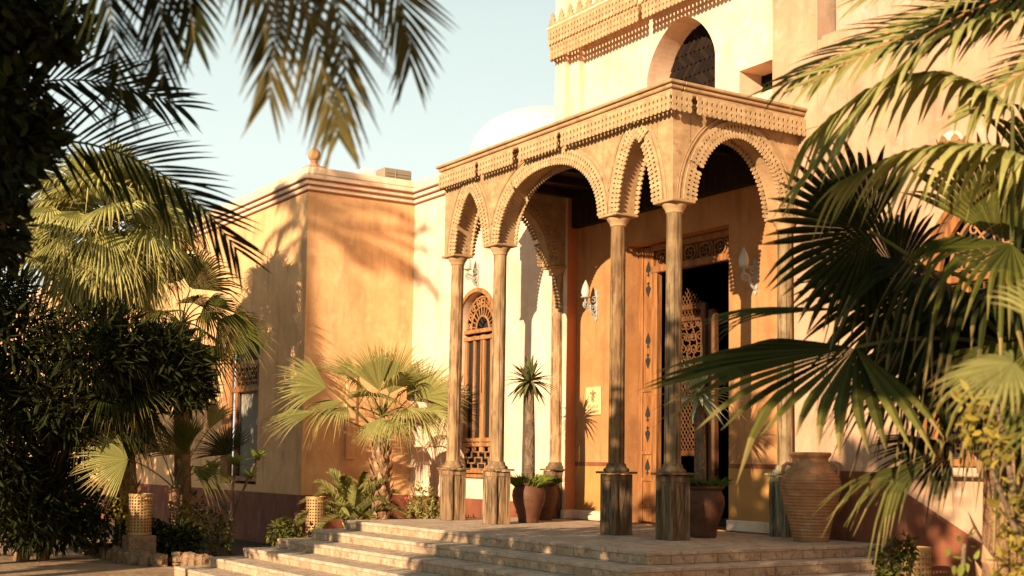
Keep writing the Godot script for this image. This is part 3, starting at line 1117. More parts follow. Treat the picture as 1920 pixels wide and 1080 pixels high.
func window_wing(t: Node3D) -> void:
	var w := window_node(t)
	var z := -1.98
	var mb := new_mb()
	arch_trim(mb, -7.38, 0.6, 0.62, 3.1, 0.62, 2.0, 0.5, 0.07, -1.84, 0.035)
	for x in [-7.93, -7.4, -7.36, -6.83]:
		mb.box(Vector3(x, 2.0, z), Vector3(0.08, 2.0, 0.06), 0.008)
	for x in [-7.66, -7.1]:
		mb.box(Vector3(x, 2.0, z), Vector3(0.05, 2.0, 0.05), 0.006)
	for y in [0.68, 1.13, 1.21, 2.95, 3.07]:
		mb.box(Vector3(-7.38, y, z + 0.01), Vector3(1.19, 0.07, 0.08), 0.008)
	mb.box(Vector3(-7.38, 0.6, -1.85), Vector3(1.36, 0.06, 0.14), 0.012)
	part(mb, "frame", M["window_wood"], w)
	mb = new_mb()
	fan_tracery(mb, -7.38, 3.1, 0.6, 0.62, z + 0.02)
	part(mb, "fanlight_tracery", M["window_wood"], w)
	mb = new_mb()
	key_lattice(mb, -7.94, -6.82, 0.72, 1.1, z, 10, 4)
	part(mb, "lattice_panel", M["window_wood"], w)
	pane(w, -7.9, -6.86, 1.24, 2.92, z - 0.02)
	backing(w, -8.1, -6.6, 0.5, 3.9, -2.14)


func window_left(t: Node3D) -> void:
	var w := window_node(t)
	var z := 0.12
	var mb := new_mb()
	arch_trim(mb, -12.75, 0.86, 0.35, 2.75, 0.78, 2.0, 0.55, 0.12, z - 0.02, 0.05)
	for x in [-13.35, -12.15]:
		mb.box(Vector3(x, 1.5, z), Vector3(0.1, 2.3, 0.07), 0.01)
	for y in [0.45, 2.2, 2.7]:
		mb.box(Vector3(-12.75, y, z + 0.005), Vector3(1.74, 0.1, 0.08), 0.01)
	part(mb, "frame", M["door_wood"], w)
	mb = new_mb()
	key_lattice(mb, -13.3, -12.2, 2.26, 2.64, z + 0.03, 9, 4, 0.03)
	part(mb, "lattice_panel", M["door_wood"], w)
	mb = new_mb()
	for i in 24:
		var x := -13.28 + 1.08 * i / 24.0
		mb.flat(Vector3(x, 0.5, z - 0.06 - 0.02 * (i % 2)), Vector3(x + 0.045, 0.5, z - 0.06 - 0.02 * ((i + 1) % 2)), Vector3(x + 0.045, 2.2, z - 0.06 - 0.02 * ((i + 1) % 2)), Vector3(x, 2.2, z - 0.06 - 0.02 * (i % 2)), Vector3(0, 0, 1))
	part(mb, "painted_panel", M["curtain"], w)
	backing(w, -13.8, -11.7, 0.2, 3.8, -0.02)


func window_right(t: Node3D) -> void:
	var w := window_node(t)
	var z := -1.98
	var mb := new_mb()
	arch_trim(mb, 2.95, 0.82, 0.85, 2.85, 0.85, 2.0, 0.55, 0.1, z, 0.06)
	arch_trim(mb, 2.95, 0.92, 0.85, 2.85, 0.95, 2.0, 0.55, 0.06, -1.845, 0.03)
	for x in [2.45, 2.95, 3.45]:
		mb.box(Vector3(x, 1.85, z + 0.01), Vector3(0.09, 2.0, 0.07), 0.01)
	for y in [0.9, 1.5, 2.2, 2.85]:
		mb.box(Vector3(2.95, y, z + 0.012), Vector3(1.66, 0.08, 0.075), 0.01)
	part(mb, "frame", M["door_wood"], w)
	mb = new_mb()
	key_lattice(mb, 2.16, 3.74, 0.95, 2.8, z - 0.02, 16, 18, 0.024)
	part(mb, "lattice_panel", M["door_wood_dark_shade"], w)
	mb = new_mb()
	fan_tracery(mb, 2.95, 2.88, 0.8, 0.82, z + 0.01)
	part(mb, "fanlight_tracery", M["window_wood"], w)
	mb = new_mb()
	mb.box(Vector3(2.95, 0.8, -1.8), Vector3(2.1, 0.09, 0.22), 0.015)
	part(mb, "sill", M["stone"], w)
	backing(w, 1.9, 4.0, 0.8, 3.9, -2.12)


# ---------------------------------------------------------------- the tower above the door

func tower() -> void:
	var t := thing("tower", "pale tower above the door with pierced lace cornice and a brick filled arch", "tower", Vector3(-2.45, 4.9, -3.5))
	var mb := new_mb(FRONT)
	wall(mb, -4.62, -0.04, 4.9, 9.0, -2.02, [[-2.3, 0.73, 5.3, 6.35, 0.72, 1.7, 0.62, 0.42], [-0.74, 0.36, 5.45, 6.0, 0.0, 1.0, 1.0, 0.42]])
	part(mb, "front_wall", M["plaster_pale"], t)
	for s in [-1.0, 1.0]:
		mb = new_mb()
		if s < 0.0:
			mb.box(Vector3(-4.965, 6.95, -1.99), Vector3(0.27, 4.1, 0.31), 0.004)
			mb.box(Vector3(-4.7, 6.95, -2.02), Vector3(0.26, 4.1, 0.19), 0.004)
		else:
			mb.box(Vector3(0.08, 6.95, -1.99), Vector3(0.76, 4.1, 0.31), 0.004)
		part(mb, "pilaster", M["plaster_pale" if s < 0.0 else "plaster_pink_shade"], t)
	mb = new_mb()
	mb.box(Vector3(-4.99, 6.95, -3.9), Vector3(0.2, 4.1, 3.6), 0.0)
	mb.box(Vector3(0.34, 6.95, -3.9), Vector3(0.2, 4.1, 3.6), 0.0)
	mb.box(Vector3(-2.33, 6.95, -5.6), Vector3(5.5, 4.1, 0.2), 0.0)
	mb.box(Vector3(-2.33, 8.6, -3.8), Vector3(5.4, 0.2, 3.5), 0.0)
	part(mb, "side_walls", M["plaster_pale"], t)
	# brick filling, herringbone, deep in the arch
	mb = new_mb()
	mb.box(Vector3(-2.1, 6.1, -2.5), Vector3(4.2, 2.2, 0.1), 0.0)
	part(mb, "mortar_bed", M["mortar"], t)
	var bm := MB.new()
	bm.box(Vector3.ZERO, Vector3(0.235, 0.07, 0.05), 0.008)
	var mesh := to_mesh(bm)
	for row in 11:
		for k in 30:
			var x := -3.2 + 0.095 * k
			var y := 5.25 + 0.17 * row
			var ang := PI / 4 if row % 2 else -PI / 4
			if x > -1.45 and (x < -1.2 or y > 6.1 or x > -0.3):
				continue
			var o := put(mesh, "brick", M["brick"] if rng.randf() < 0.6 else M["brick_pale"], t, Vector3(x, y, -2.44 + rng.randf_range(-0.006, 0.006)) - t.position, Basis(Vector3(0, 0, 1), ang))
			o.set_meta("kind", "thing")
	# lacework in two tiers with a cresting
	for tier in 2:
		mb = new_mb(FRONT)
		var zt := -1.7 + 0.03 * tier
		var yt := 7.345 + 0.235 * tier
		var pts := [Vector2(-5.06, yt), Vector2(0.52, yt)]
		lace(mb, pts, [DN2, DN2], zt, 0.02, 0.245, 0.08, [28, 53])
		mb.box(Vector3(-2.27, yt + 0.015, zt), Vector3(5.58, 0.045, 0.03), 0.004)
		mb.xf = Transform3D(TO_RIGHT.basis, Vector3(0.52, 0, 0))
		lace(mb, [Vector2(1.7, yt), Vector2(4.0, yt)], [DN2, DN2], 0.0, 0.02, 0.245, 0.08)
		mb.xf = Transform3D(TO_LEFT.basis, Vector3(-5.06, 0, 0))
		lace(mb, [Vector2(-4.0, yt), Vector2(-1.7, yt)], [DN2, DN2], 0.0, 0.02, 0.245, 0.08)
		part(mb, "lace_tier", M["lace_wood"], t)
	mb = new_mb()
	mb.box(Vector3(-2.33, 7.47, -1.83), Vector3(5.6, 0.2, 0.24), 0.01)
	mb.box(Vector3(-2.29, 7.61, -1.8), Vector3(5.6, 0.03, 0.3), 0.008)
	part(mb, "lace_board", M["plaster_pale"], t)
	for i in 24:
		mb = new_mb(FRONT, Vector3(-4.96 + 0.238 * i, 7.625, -1.68))
		var cr := PackedVector2Array()
		for p in [Vector2(0.112, 0.0), Vector2(0.1, 0.045), Vector2(0.055, 0.075), Vector2(0.078, 0.11), Vector2(0.036, 0.135), Vector2(0.046, 0.165), Vector2(0.0, 0.225)]:
			cr.append(p)
		for p in [Vector2(-0.046, 0.165), Vector2(-0.036, 0.135), Vector2(-0.078, 0.11), Vector2(-0.055, 0.075), Vector2(-0.1, 0.045), Vector2(-0.112, 0.0)]:
			cr.append(p)
		mb.prism(cr, -0.012, 0.012)
		part(mb, "cresting", M["lace_wood"], t)
	# pale dome on the roof behind
	var d := thing("dome", "smooth white plaster dome on the roof behind the portico", "dome", Vector3(-8.36, 5.6, -3.83))
	mb = new_mb()
	var pr := []
	for i in 15:
		var a := PI * 0.5 * i / 14.0
		pr.append(Vector2(cos(a) * 1.38, 0.95 + sin(a) * 0.86))
	pr.insert(0, Vector2(1.38, 0.0))
	mb.lathe(pr, d.position, 48)
	part(mb, "dome_shell", M["dome"], d)


const DN2 := Vector2(0, -1)


# ---------------------------------------------------------------- the portico

func portico() -> void:
	var t := thing("portico", "weathered carved wooden portico with pierced lace arches on slender columns", "portico", Vector3(-2.46, 0, -0.9))
	var cols := [[-4.92, 0.0, "shaft_wood", "pedestal_pale", 0.05], [-3.735, 0.0, "shaft_wood_worn", "pedestal_pale", 0.02], [-1.043, 0.0, "shaft_wood_brown_shade", "pedestal_wood", 0.01], [0.0, 0.0, "shaft_wood_grey_shade", "pedestal_wood", 0.02], [0.0, -1.74, "shaft_wood_grey_shade", "pedestal_blue", 0.0], [-4.92, -1.8, "shaft_wood", "pedestal_wood", 0.0]]
	for c in cols:
		var cn := Node3D.new()
		cn.name = "column"
		t.add_child(cn, true)
		var at := Vector3(c[0], 0, c[1])
		var mb := new_mb()
		mb.box(at + Vector3(0, 0.35, 0), Vector3(0.236, 0.7, 0.236), 0.004)
		for sx in [-1.0, 1.0]:
			for sz in [-1.0, 1.0]:
				mb.box(at + Vector3(sx * 0.108, 0.36, sz * 0.108), Vector3(0.062, 0.72, 0.062), 0.007)
		for k in 4:
			var a := PI / 2 * k
			var dv := Vector3(sin(a), 0, cos(a))
			var sz := Vector3(absf(dv.z) * 0.16 + absf(dv.x) * 0.03 + 0.0, 0.07, absf(dv.x) * 0.16 + absf(dv.z) * 0.03)
			mb.box(at + dv * 0.118 + Vector3(0, 0.68, 0), sz, 0.004)
		mb.box(at + Vector3(0, 0.738, 0), Vector3(0.36, 0.026, 0.36), 0.008)
		part(mb, "pedestal", M[c[3]], cn)
		mb = new_mb()
		var lean: float = c[4]
		# a slightly faceted, slightly leaning shaft
		var n := 16
		var last := []
		for i in 9:
			var y := 0.83 + (3.72 - 0.83) * i / 8.0
			var r := 0.098 - 0.008 * i / 8.0 + rng.randf_range(-0.0012, 0.0012)
			var ring := []
			for k in n:
				var a := TAU * (k + 0.5) / n
				ring.append(at + Vector3(cos(a) * r + lean * (i / 8.0 - 0.3), y, sin(a) * r))
			if i > 0:
				for k in n:
					var k2 := (k + 1) % n
					var a := TAU * (k + 0.5) / n
					var a2 := TAU * (k + 1.5) / n
					var e := Vector3(cos(a), 0, sin(a)).lerp(Vector3(cos((a + a2) / 2), 0, sin((a + a2) / 2)), 0.5).normalized()
					var e2 := Vector3(cos(a2), 0, sin(a2)).lerp(Vector3(cos((a + a2) / 2), 0, sin((a + a2) / 2)), 0.5).normalized()
					mb.quadn(last[k], last[k2], ring[k2], ring[k], e, e2, e2, e)
			last = ring
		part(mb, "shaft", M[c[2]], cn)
		# long drying splits in the shaft and the pedestal panels
		mb = new_mb()
		for q in [[0.35, 0.9, 3.6], [1.5, 1.1, 2.9], [-0.3, 0.85, 2.2]]:
			var a: float = q[0] + rng.randf_range(-0.25, 0.25)
			var pts := []
			for i in 9:
				var u := i / 8.0
				var y := lerpf(q[1], q[2], u)
				var v := (y - 0.83) / 2.89
				a += rng.randf_range(-0.02, 0.02)
				var r := 0.0975 - 0.008 * v
				pts.append(at + Vector3(cos(a) * r + lean * (v - 0.3), y, sin(a) * r))
			mb.tube(pts, [0.001, 0.003, 0.0036, 0.003, 0.0034, 0.003, 0.0026, 0.002, 0.0008], 4)
		for s in 3:
			var x := rng.randf_range(-0.07, 0.07)
			var pts := []
			for i in 6:
				x = clampf(x + rng.randf_range(-0.03, 0.03), -0.075, 0.075)
				var y := 0.05 + 0.115 * i
				pts.append(at + (Vector3(0.1185, y, x) if s != 1 else Vector3(x, y, 0.1185)))
			mb.tube(pts, [0.0008, 0.0028, 0.0034, 0.003, 0.0026, 0.0008], 4)
		part(mb, "splits", M["dark"], cn, "stuff")
		mb = new_mb()
		mb.lathe([Vector2(0.15, 0.75), Vector2(0.158, 0.765), Vector2(0.15, 0.785), Vector2(0.125, 0.8), Vector2(0.118, 0.82), Vector2(0.112, 0.845), Vector2(0.095, 0.85)], at + Vector3(-lean * 0.3, 0, 0), 20)
		part(mb, "base_moulding", M[c[3]], cn)
		mb = new_mb()
		mb.lathe([Vector2(0.088, 3.69), Vector2(0.104, 3.705), Vector2(0.1, 3.72), Vector2(0.118, 3.75), Vector2(0.14, 3.785), Vector2(0.145, 3.805), Vector2(0.13, 3.812)], at + Vector3(lean * 0.6, 0, 0), 20)
		mb.box(at + Vector3(lean * 0.4, 3.826, 0), Vector3(0.35, 0.036, 0.35), 0.01)
		part(mb, "capital", M["arch_wood"], cn)
	# arcades: [frame, origin, first support, last support, bays]
	var sides := [
		[FRONT, Vector3.ZERO, [-4.92, -3.735, -1.043, 0.0]],
		[TO_RIGHT, Vector3.ZERO, [0.0, 1.74]],
		[TO_LEFT, Vector3(-4.92, 0, 0), [-1.74, 0.0]],
	]
	for sd in sides:
		var fr: Transform3D = sd[0]
		var xs: Array = sd[2]
		var hw0 := 0.138
		for i in xs.size() - 1:
			var cx: float = (xs[i] + xs[i + 1]) / 2
			var hw: float = (xs[i + 1] - xs[i]) / 2 - hw0
			var big := hw > 0.9
			var ea := 2.2 if big else 1.6
			var eb := 0.5 if big else 0.62
			if sd[0] != FRONT:
				ea = 2.0
				eb = 0.55
			var h := 0.9
			var cv := arch_curve(cx, hw, 3.845, h, ea, eb, 40)
			var an := Node3D.new()
			an.name = "arch"
			t.add_child(an, true)
			var mb := new_mb(fr, sd[1])
			var n0 := 0.135
			for k in cv.size() - 1:
				var p: Vector2 = cv[k]
				var q: Vector2 = cv[k + 1]
				mb.quad(Vector3(p.x, p.y, n0), Vector3(q.x, q.y, n0), Vector3(q.x, 5.02, n0), Vector3(p.x, 5.02, n0), Vector3(0, 0, 1))
				mb.quad(Vector3(p.x, p.y, -n0), Vector3(q.x, q.y, -n0), Vector3(q.x, 5.02, -n0), Vector3(p.x, 5.02, -n0), Vector3(0, 0, -1))
				var iw := inward(cv, k)
				mb.quad(Vector3(p.x, p.y, n0), Vector3(q.x, q.y, n0), Vector3(q.x, q.y, -n0), Vector3(p.x, p.y, -n0), Vector3(iw.x, iw.y, 0))
			# thin carved moulding round the arch and along the top
			ribbon(mb, offset_curve(cv, 0.17), 0.016, n0, 0.014)
			ribbon(mb, offset_curve(cv, 0.2), 0.01, n0, 0.008)
			part(mb, "spandrel", M["arch_wood"], an)
			mb = new_mb(fr, sd[1])
			var lc := offset_curve(cv, 0.125)
			lace(mb, lc, inwards(cv), n0 + 0.016, 0.018, 0.205, 0.06, [7 + i * 9])
			part(mb, "front_lace", M["lace_wood"], an)
			mb = new_mb(fr, sd[1])
			lace(mb, lc, inwards(cv), -n0 - 0.012, 0.018, 0.205, 0.064)
			part(mb, "rear_lace", M["lace_wood"], an)
		for i in xs.size():
			if sd[0] != FRONT and i == (0 if sd[0] == TO_RIGHT else 1):
				continue
			var mb := new_mb(fr, sd[1])
			mb.box(Vector3(xs[i], 4.432, 0), Vector3(0.276, 1.176, 0.272), 0.006)
			part(mb, "impost_block", M["arch_wood"], t)
	# entablature: thin moulding, frieze lace, cornice
	var mb := new_mb()
	mb.box(Vector3(-2.46, 4.935, 0.145), Vector3(5.24, 0.05, 0.03), 0.008)
	mb.box(Vector3(0.145, 4.935, -0.87), Vector3(0.03, 0.05, 1.9), 0.008)
	for q in [[5.05, 0.06, 0.24], [5.095, 0.05, 0.27], [5.14, 0.04, 0.3]]:
		if q[0] == 5.095:
			part(mb, "frieze_board", M["arch_wood"], t)
			mb = new_mb(FRONT)
			lace(mb, [Vector2(-5.03, 5.025), Vector2(0.255, 5.025)], [DN2, DN2], 0.262, 0.018, 0.215, 0.074, [14, 27, 28, 41])
			mb.xf = Transform3D(TO_RIGHT.basis, Vector3(0.262, 0, 0))
			lace(mb, [Vector2(-0.255, 5.025), Vector2(1.84, 5.025)], [DN2, DN2], 0.0, 0.018, 0.215, 0.074, [4])
			mb.xf = Transform3D(TO_LEFT.basis, Vector3(-5.035, 0, 0))
			lace(mb, [Vector2(-1.84, 5.025), Vector2(0.255, 5.025)], [DN2, DN2], 0.0, 0.018, 0.215, 0.074)
			part(mb, "frieze_lace", M["lace_wood"], t)
			mb = new_mb()
		var o: float = q[2]
		var left: float = -4.77 - o
		mb.box(Vector3((left + o) / 2, q[0], (o + 0.08) / 2), Vector3(o - left, q[1], o - 0.08), 0.012)
		mb.box(Vector3((o + 0.08) / 2, q[0] - 0.001, -0.89), Vector3(o - 0.08, q[1], 1.93), 0.012)
		mb.box(Vector3((left - 4.9) / 2, q[0] - 0.001, -0.89), Vector3(-4.9 - left, q[1], 1.93), 0.012)
	part(mb, "cornice", M["arch_wood"], t)
	mb = new_mb()
	mb.box(Vector3(-2.46, 5.135, -0.9), Vector3(5.24, 0.05, 1.9), 0.0)
	part(mb, "roof", M["plaster"], t)
	mb = new_mb()
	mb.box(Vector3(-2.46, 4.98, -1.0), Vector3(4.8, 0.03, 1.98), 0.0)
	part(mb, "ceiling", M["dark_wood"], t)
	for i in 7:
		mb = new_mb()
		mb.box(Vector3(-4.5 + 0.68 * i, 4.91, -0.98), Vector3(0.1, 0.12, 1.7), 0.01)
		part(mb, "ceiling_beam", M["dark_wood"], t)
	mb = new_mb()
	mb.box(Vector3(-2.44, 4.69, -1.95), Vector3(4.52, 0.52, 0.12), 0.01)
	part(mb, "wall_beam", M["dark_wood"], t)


# ---------------------------------------------------------------- fittings on the walls and the roof

const EYE := Vector3(11.25, 0.86, 9.37)


func sconce(at: Vector3, label: String) -> void:
	var t := thing("wall_sconce", label, "wall lamp", at, "scrolled iron wall lamps")
	var mb := new_mb()
	var out := PackedVector2Array()
	for p in [Vector2(0.0, -0.24), Vector2(0.03, -0.2), Vector2(0.022, -0.17), Vector2(0.04, -0.14), Vector2(0.03, -0.08), Vector2(0.045, 0.0), Vector2(0.03, 0.08), Vector2(0.042, 0.13), Vector2(0.03, 0.17), Vector2(0.045, 0.2), Vector2(0.02, 0.22), Vector2(0.0, 0.25)]:
		out.append(p)
	for i in range(10, 0, -1):
		out.append(Vector2(-out[i].x, out[i].y))
	mb.prism(out, 0.0, 0.02, at)
	part(mb, "back_plate", M["iron"], t)
	mb = new_mb()
	var pts := []
	for i in 19:
		var u := i / 18.0
		pts.append(at + Vector3(0, lerpf(-0.16, 0.03, u) + 0.04 * sin(u * PI * 1.0), 0.02 + 0.2 * u + 0.04 * sin(u * TAU)))
	mb.tube(pts, [0.018, 0.02, 0.02, 0.018], 8)
	mb.tube([at + Vector3(0, -0.02, 0.22), at + Vector3(0, 0.02, 0.22), at + Vector3(0, 0.075, 0.21)], [0.014], 8)
	for q in [[-0.06, 0.07, 0.055, 0.5, 1.2], [0.08, 0.06, 0.05, 2.0, -1.2], [-0.0, 0.2, 0.065, 3.6, 1.4]]:
		var sp := []
		for i in 15:
			var u := i / 14.0
			var a: float = q[3] + q[4] * TAU * u
			var r: float = q[2] * (1.0 - 0.7 * u)
			sp.append(at + Vector3(0, q[0] + sin(a) * r, q[1] + cos(a) * r))
		mb.tube(sp, [0.012], 6)
	part(mb, "scroll_arm", M["iron"], t)
	mb = new_mb()
	mb.lathe([Vector2(0.012, 0.07), Vector2(0.03, 0.09), Vector2(0.07, 0.1), Vector2(0.075, 0.115), Vector2(0.05, 0.12)], at + Vector3(0, 0, 0.21), 16)
	part(mb, "cup", M["iron"], t)
	mb = new_mb()
	mb.lathe([Vector2(0.05, 0.118), Vector2(0.066, 0.17), Vector2(0.062, 0.22), Vector2(0.045, 0.28), Vector2(0.022, 0.33), Vector2(0.0, 0.37)], at + Vector3(0, 0, 0.21), 18)
	part(mb, "flame_shade", M["shade_glass"], t)


func lettering(parent: Node3D, text: String, at: Vector3, size: float, m: Material) -> void:
	var tm := TextMesh.new()
	var f := SystemFont.new()
	f.font_names = PackedStringArray(["Droid Serif"])
	tm.font = f
	tm.text = text
	tm.font_size = 48
	tm.pixel_size = size / 48.0
	tm.depth = 0.006
	put(tm, "lettering", m, parent, at)


func fittings() -> void:
	sconce(Vector3(-4.2, 3.2, -2.02), "pale scrolled iron wall lamp above the brass plaque, in sun")
	sconce(Vector3(-0.79, 3.24, -2.02), "green grey scrolled iron wall lamp right of the carved door")
	sconce(Vector3(-7.36, 3.98, -1.84), "scrolled wall lamp above the small arched window, half hidden by a column")
	# brass plaque with an emblem
	var at := Vector3(-4.245, 1.77, -2.015)
	var t := thing("plaque", "square brass plaque with embossed lily emblem and lettering on the door wall", "plaque", at)
	var mb := new_mb()
	mb.box(at + Vector3(0, 0, 0.01), Vector3(0.36, 0.42, 0.02), 0.004)
	for s in [-1.0, 1.0]:
		mb.box(at + Vector3(s * 0.17, 0, 0.022), Vector3(0.012, 0.4, 0.008), 0.002)
		mb.box(at + Vector3(0, s * 0.2, 0.022), Vector3(0.352, 0.012, 0.008), 0.002)
	part(mb, "plate", M["plaque"], t)
	mb = new_mb(FRONT, at + Vector3(0, 0.085, 0))
	mb.prism(PackedVector2Array([Vector2(0, 0.09), Vector2(0.018, 0.05), Vector2(0.014, 0.0), Vector2(0.01, -0.03), Vector2(-0.01, -0.03), Vector2(-0.014, 0.0), Vector2(-0.018, 0.05)]), 0.02, 0.026)
	for s in [-1.0, 1.0]:
		mb.tube([Vector3(s * 0.012, -0.02, 0.024), Vector3(s * 0.03, 0.02, 0.024), Vector3(s * 0.055, 0.045, 0.024), Vector3(s * 0.072, 0.03, 0.024), Vector3(s * 0.066, 0.012, 0.024)], [0.008, 0.01, 0.009, 0.007, 0.005], 6)
		mb.tube([Vector3(s * 0.012, -0.04, 0.024), Vector3(s * 0.035, -0.035, 0.024), Vector3(s * 0.05, -0.02, 0.024)], [0.007], 6)
	spiral(mb, Vector3(-0.01, -0.075, 0.024), 0.03, 0.3, 1.3, 0.006)
	spiral(mb, Vector3(0.016, -0.08, 0.024), 0.022, 2.8, -1.2, 0.005)
	part(mb, "emblem", M["plaque_relief"], t)
	lettering(t, "RELAIS &", Vector3(0, -0.085, 0.02), 0.06, M["plaque_relief"])
	lettering(t, "CHATEAUX", Vector3(0, -0.155, 0.02), 0.06, M["plaque_relief"])
	# globe lamp on the right wall
	at = Vector3(2.62, 4.2, -1.83)
	t = thing("globe_lamp", "round white globe lamp in a petalled metal cup on the right wall", "wall lamp", at)
	mb = new_mb()
	mb.box(at + Vector3(0, -0.12, 0.01), Vector3(0.1, 0.2, 0.03), 0.01)
	mb.tube([at + Vector3(0, -0.16, 0.02), at + Vector3(0, -0.22, 0.12), at + Vector3(0, -0.2, 0.24), at + Vector3(0, -0.14, 0.26)], [0.018], 8)
	mb.lathe([Vector2(0.02, -0.16), Vector2(0.06, -0.15), Vector2(0.1, -0.11), Vector2(0.135, -0.04), Vector2(0.15, 0.02)], at + Vector3(0, 0, 0.26), 20)
	for k in 8:
		var a := TAU * k / 8
		mb.blade(at + Vector3(cos(a) * 0.148, 0.0, 0.26 + sin(a) * 0.148), Vector3(cos(a) * 0.35, 1, sin(a) * 0.35).normalized(), Vector3(cos(a), 0, sin(a)), 0.08, 0.1, 0.0, Color(1, 1, 1), Color(1, 1, 1), 0.0, 3)
	part(mb, "bracket", M["brass"], t)
	mb = new_mb()
	var pr := []
	for i in 15:
		var a := -PI / 2 + PI * i / 14.0
		pr.append(Vector2(cos(a) * 0.13, sin(a) * 0.13 + 0.02))
	mb.lathe(pr, at + Vector3(0, 0, 0.26), 24)
	part(mb, "globe", M["shade_glass"], t)
	# on the roof
	at = Vector3(-9.92, 6.02, 0.1)
	t = thing("finial", "terracotta ball finial on the corner of the left block", "finial", at)
	mb = new_mb()
	mb.box(at + Vector3(0, 0.03, 0), Vector3(0.34, 0.08, 0.34), 0.015)
	mb.lathe([Vector2(0.13, 0.06), Vector2(0.1, 0.1), Vector2(0.06, 0.14), Vector2(0.075, 0.16), Vector2(0.06, 0.18)], at, 18)
	part(mb, "base", M["terracotta"], t)
	mb = new_mb()
	pr = []
	for i in 13:
		var a := -PI / 2 + PI * i / 12.0
		pr.append(Vector2(cos(a) * 0.115, 0.29 + sin(a) * 0.125))
	mb.lathe(pr, at, 20)
	part(mb, "ball", M["terracotta"], t)
	at = Vector3(-11.65, 5.72, -2.4)
	t = thing("air_conditioner", "brown metal air conditioner box on the roof of the left block", "air conditioner", at)
	mb = new_mb()
	mb.box(at + Vector3(0, 0.48, 0), Vector3(0.36, 0.96, 0.62), 0.015)
	part(mb, "casing", M["ac_metal"], t)
	mb = new_mb()
	for k in 7:
		mb.box(at + Vector3(0.185, 0.5 + 0.06 * k, 0), Vector3(0.014, 0.018, 0.54), 0.003)
	mb.box(at + Vector3(0.186, 0.7, 0.05), Vector3(0.016, 0.42, 0.018), 0.003)
	part(mb, "grille", M["ac_metal"], t)
	at = Vector3(-11.95, 5.75, -1.9)
	t = thing("roof_box", "white box beside the brown air conditioner on the roof", "box", at)
	mb = new_mb()
	mb.box(at + Vector3(0, 0.47, 0), Vector3(0.34, 0.94, 0.3), 0.02)
	part(mb, "box_body", M["ac_white"], t)


# ---------------------------------------------------------------- pots, jar and lanterns on the steps

func clay_pot(at: Vector3, s: float, label: String) -> Node3D:
	var t := thing("clay_pot", label, "pot", at, "dark glazed clay pots on the portico floor")
	var mb := new_mb()
	var pr := []
	for p in [Vector2(0, 0), Vector2(0.135, 0.0), Vector2(0.145, 0.015), Vector2(0.15, 0.08), Vector2(0.18, 0.18), Vector2(0.222, 0.29), Vector2(0.237, 0.38), Vector2(0.228, 0.45), Vector2(0.202, 0.5), Vector2(0.196, 0.525)]:
		pr.append(p * s)
	mb.lathe(pr, at, 32)
	part(mb, "pot_body", M["clay_dark"], t)
	mb = new_mb()
	pr = []
	for p in [Vector2(0.196, 0.523), Vector2(0.224, 0.532), Vector2(0.232, 0.547), Vector2(0.224, 0.566), Vector2(0.2, 0.566), Vector2(0.185, 0.53), Vector2(0.185, 0.47)]:
		pr.append(p * s)
	mb.lathe(pr, at, 32)
	part(mb, "rim", M["clay_dark"], t)
	mb = new_mb()
	mb.lathe([Vector2(0, 0.5 * s), Vector2(0.19 * s, 0.49 * s)], at, 20)
	part(mb, "earth", M["soil"], t)
	return t


func tufted_trunk(called: String, label: String, base: Vector3, top: Vector3, r0: float, r1: float, leaf_len: float, leaf_num: int, ca: Color, cb: Color, wide: float) -> void:
	var t := thing(called, label, "plant", base)
	var mb := new_mb()
	var pts := []
	var rad := []
	for i in 9:
		var u := i / 8.0
		pts.append(base.lerp(top, u) + Vector3(0.03 * sin(u * 3.0), 0, 0.02 * sin(u * 2.0)))
		rad.append(lerpf(r0, r1, u))
	mb.tube(pts, rad, 14)
	part(mb, "trunk", M["grey_bark"], t)
	mb = new_mb()
	for i in 260:
		var u := rng.randf()
		var a := rng.randf() * TAU
		var d := Vector3(cos(a), 0.25, sin(a)).normalized()
		var p := base.lerp(top, u) + Vector3(0.03 * sin(u * 3.0), 0, 0.02 * sin(u * 2.0)) + d * lerpf(r0, r1, u) * 0.95
		mb.blade(p, d, Vector3.UP, 0.018, 0.008, 0.0, Color(0.16, 0.13, 0.09), Color(0.25, 0.21, 0.15), 0.0, 2)
	part(mb, "trunk_spines", M["leaf_dark"], t, "stuff")
	var lf := Node3D.new()
	lf.name = "leaf_rosette"
	t.add_child(lf)
	for i in leaf_num:
		var a := i * 2.39996
		var el := lerpf(1.35, -0.55, pow(float(i) / leaf_num, 0.8)) + rng.randf_range(-0.35, 0.35)
		var d := Vector3(cos(a) * cos(el), sin(el), sin(a) * cos(el))
		var lb := new_mb()
		lb.blade(pts[8] + d * r1 * 0.6, d, Vector3.UP if absf(d.y) < 0.95 else Vector3.RIGHT, leaf_len * rng.randf_range(0.7, 1.12), wide, rng.randf_range(0.15, 0.5) * cos(el), ca.lerp(cb, rng.randf()), ca.lerp(cb, rng.randf()), 0.35, 5)
		part(lb, "leaf", M["leaf"], lf)


func tuft(called: String, label: String, at: Vector3, rad: float, num: int, length: float, ca: Color, cb: Color, cat := "plant") -> void:
	var t := thing(called, label, cat, at)
	var mb := new_mb()
	for i in num:
		var a := rng.randf() * TAU
		var r := sqrt(rng.randf()) * rad
		var d := Vector3(cos(a) * 0.9 * r / rad + rng.randfn() * 0.2, 1.0, sin(a) * 0.9 * r / rad + rng.randfn() * 0.2).normalized()
		mb.blade(at + Vector3(cos(a) * r, 0, sin(a) * r), d, Vector3(d.z, 0.1, -d.x), length * rng.randf_range(0.5, 1.1), 0.018, 0.35, ca.lerp(cb, rng.randf()), cb, 0.3, 3)
	part(mb, "fine_leaves", M["leaf"], t, "stuff")


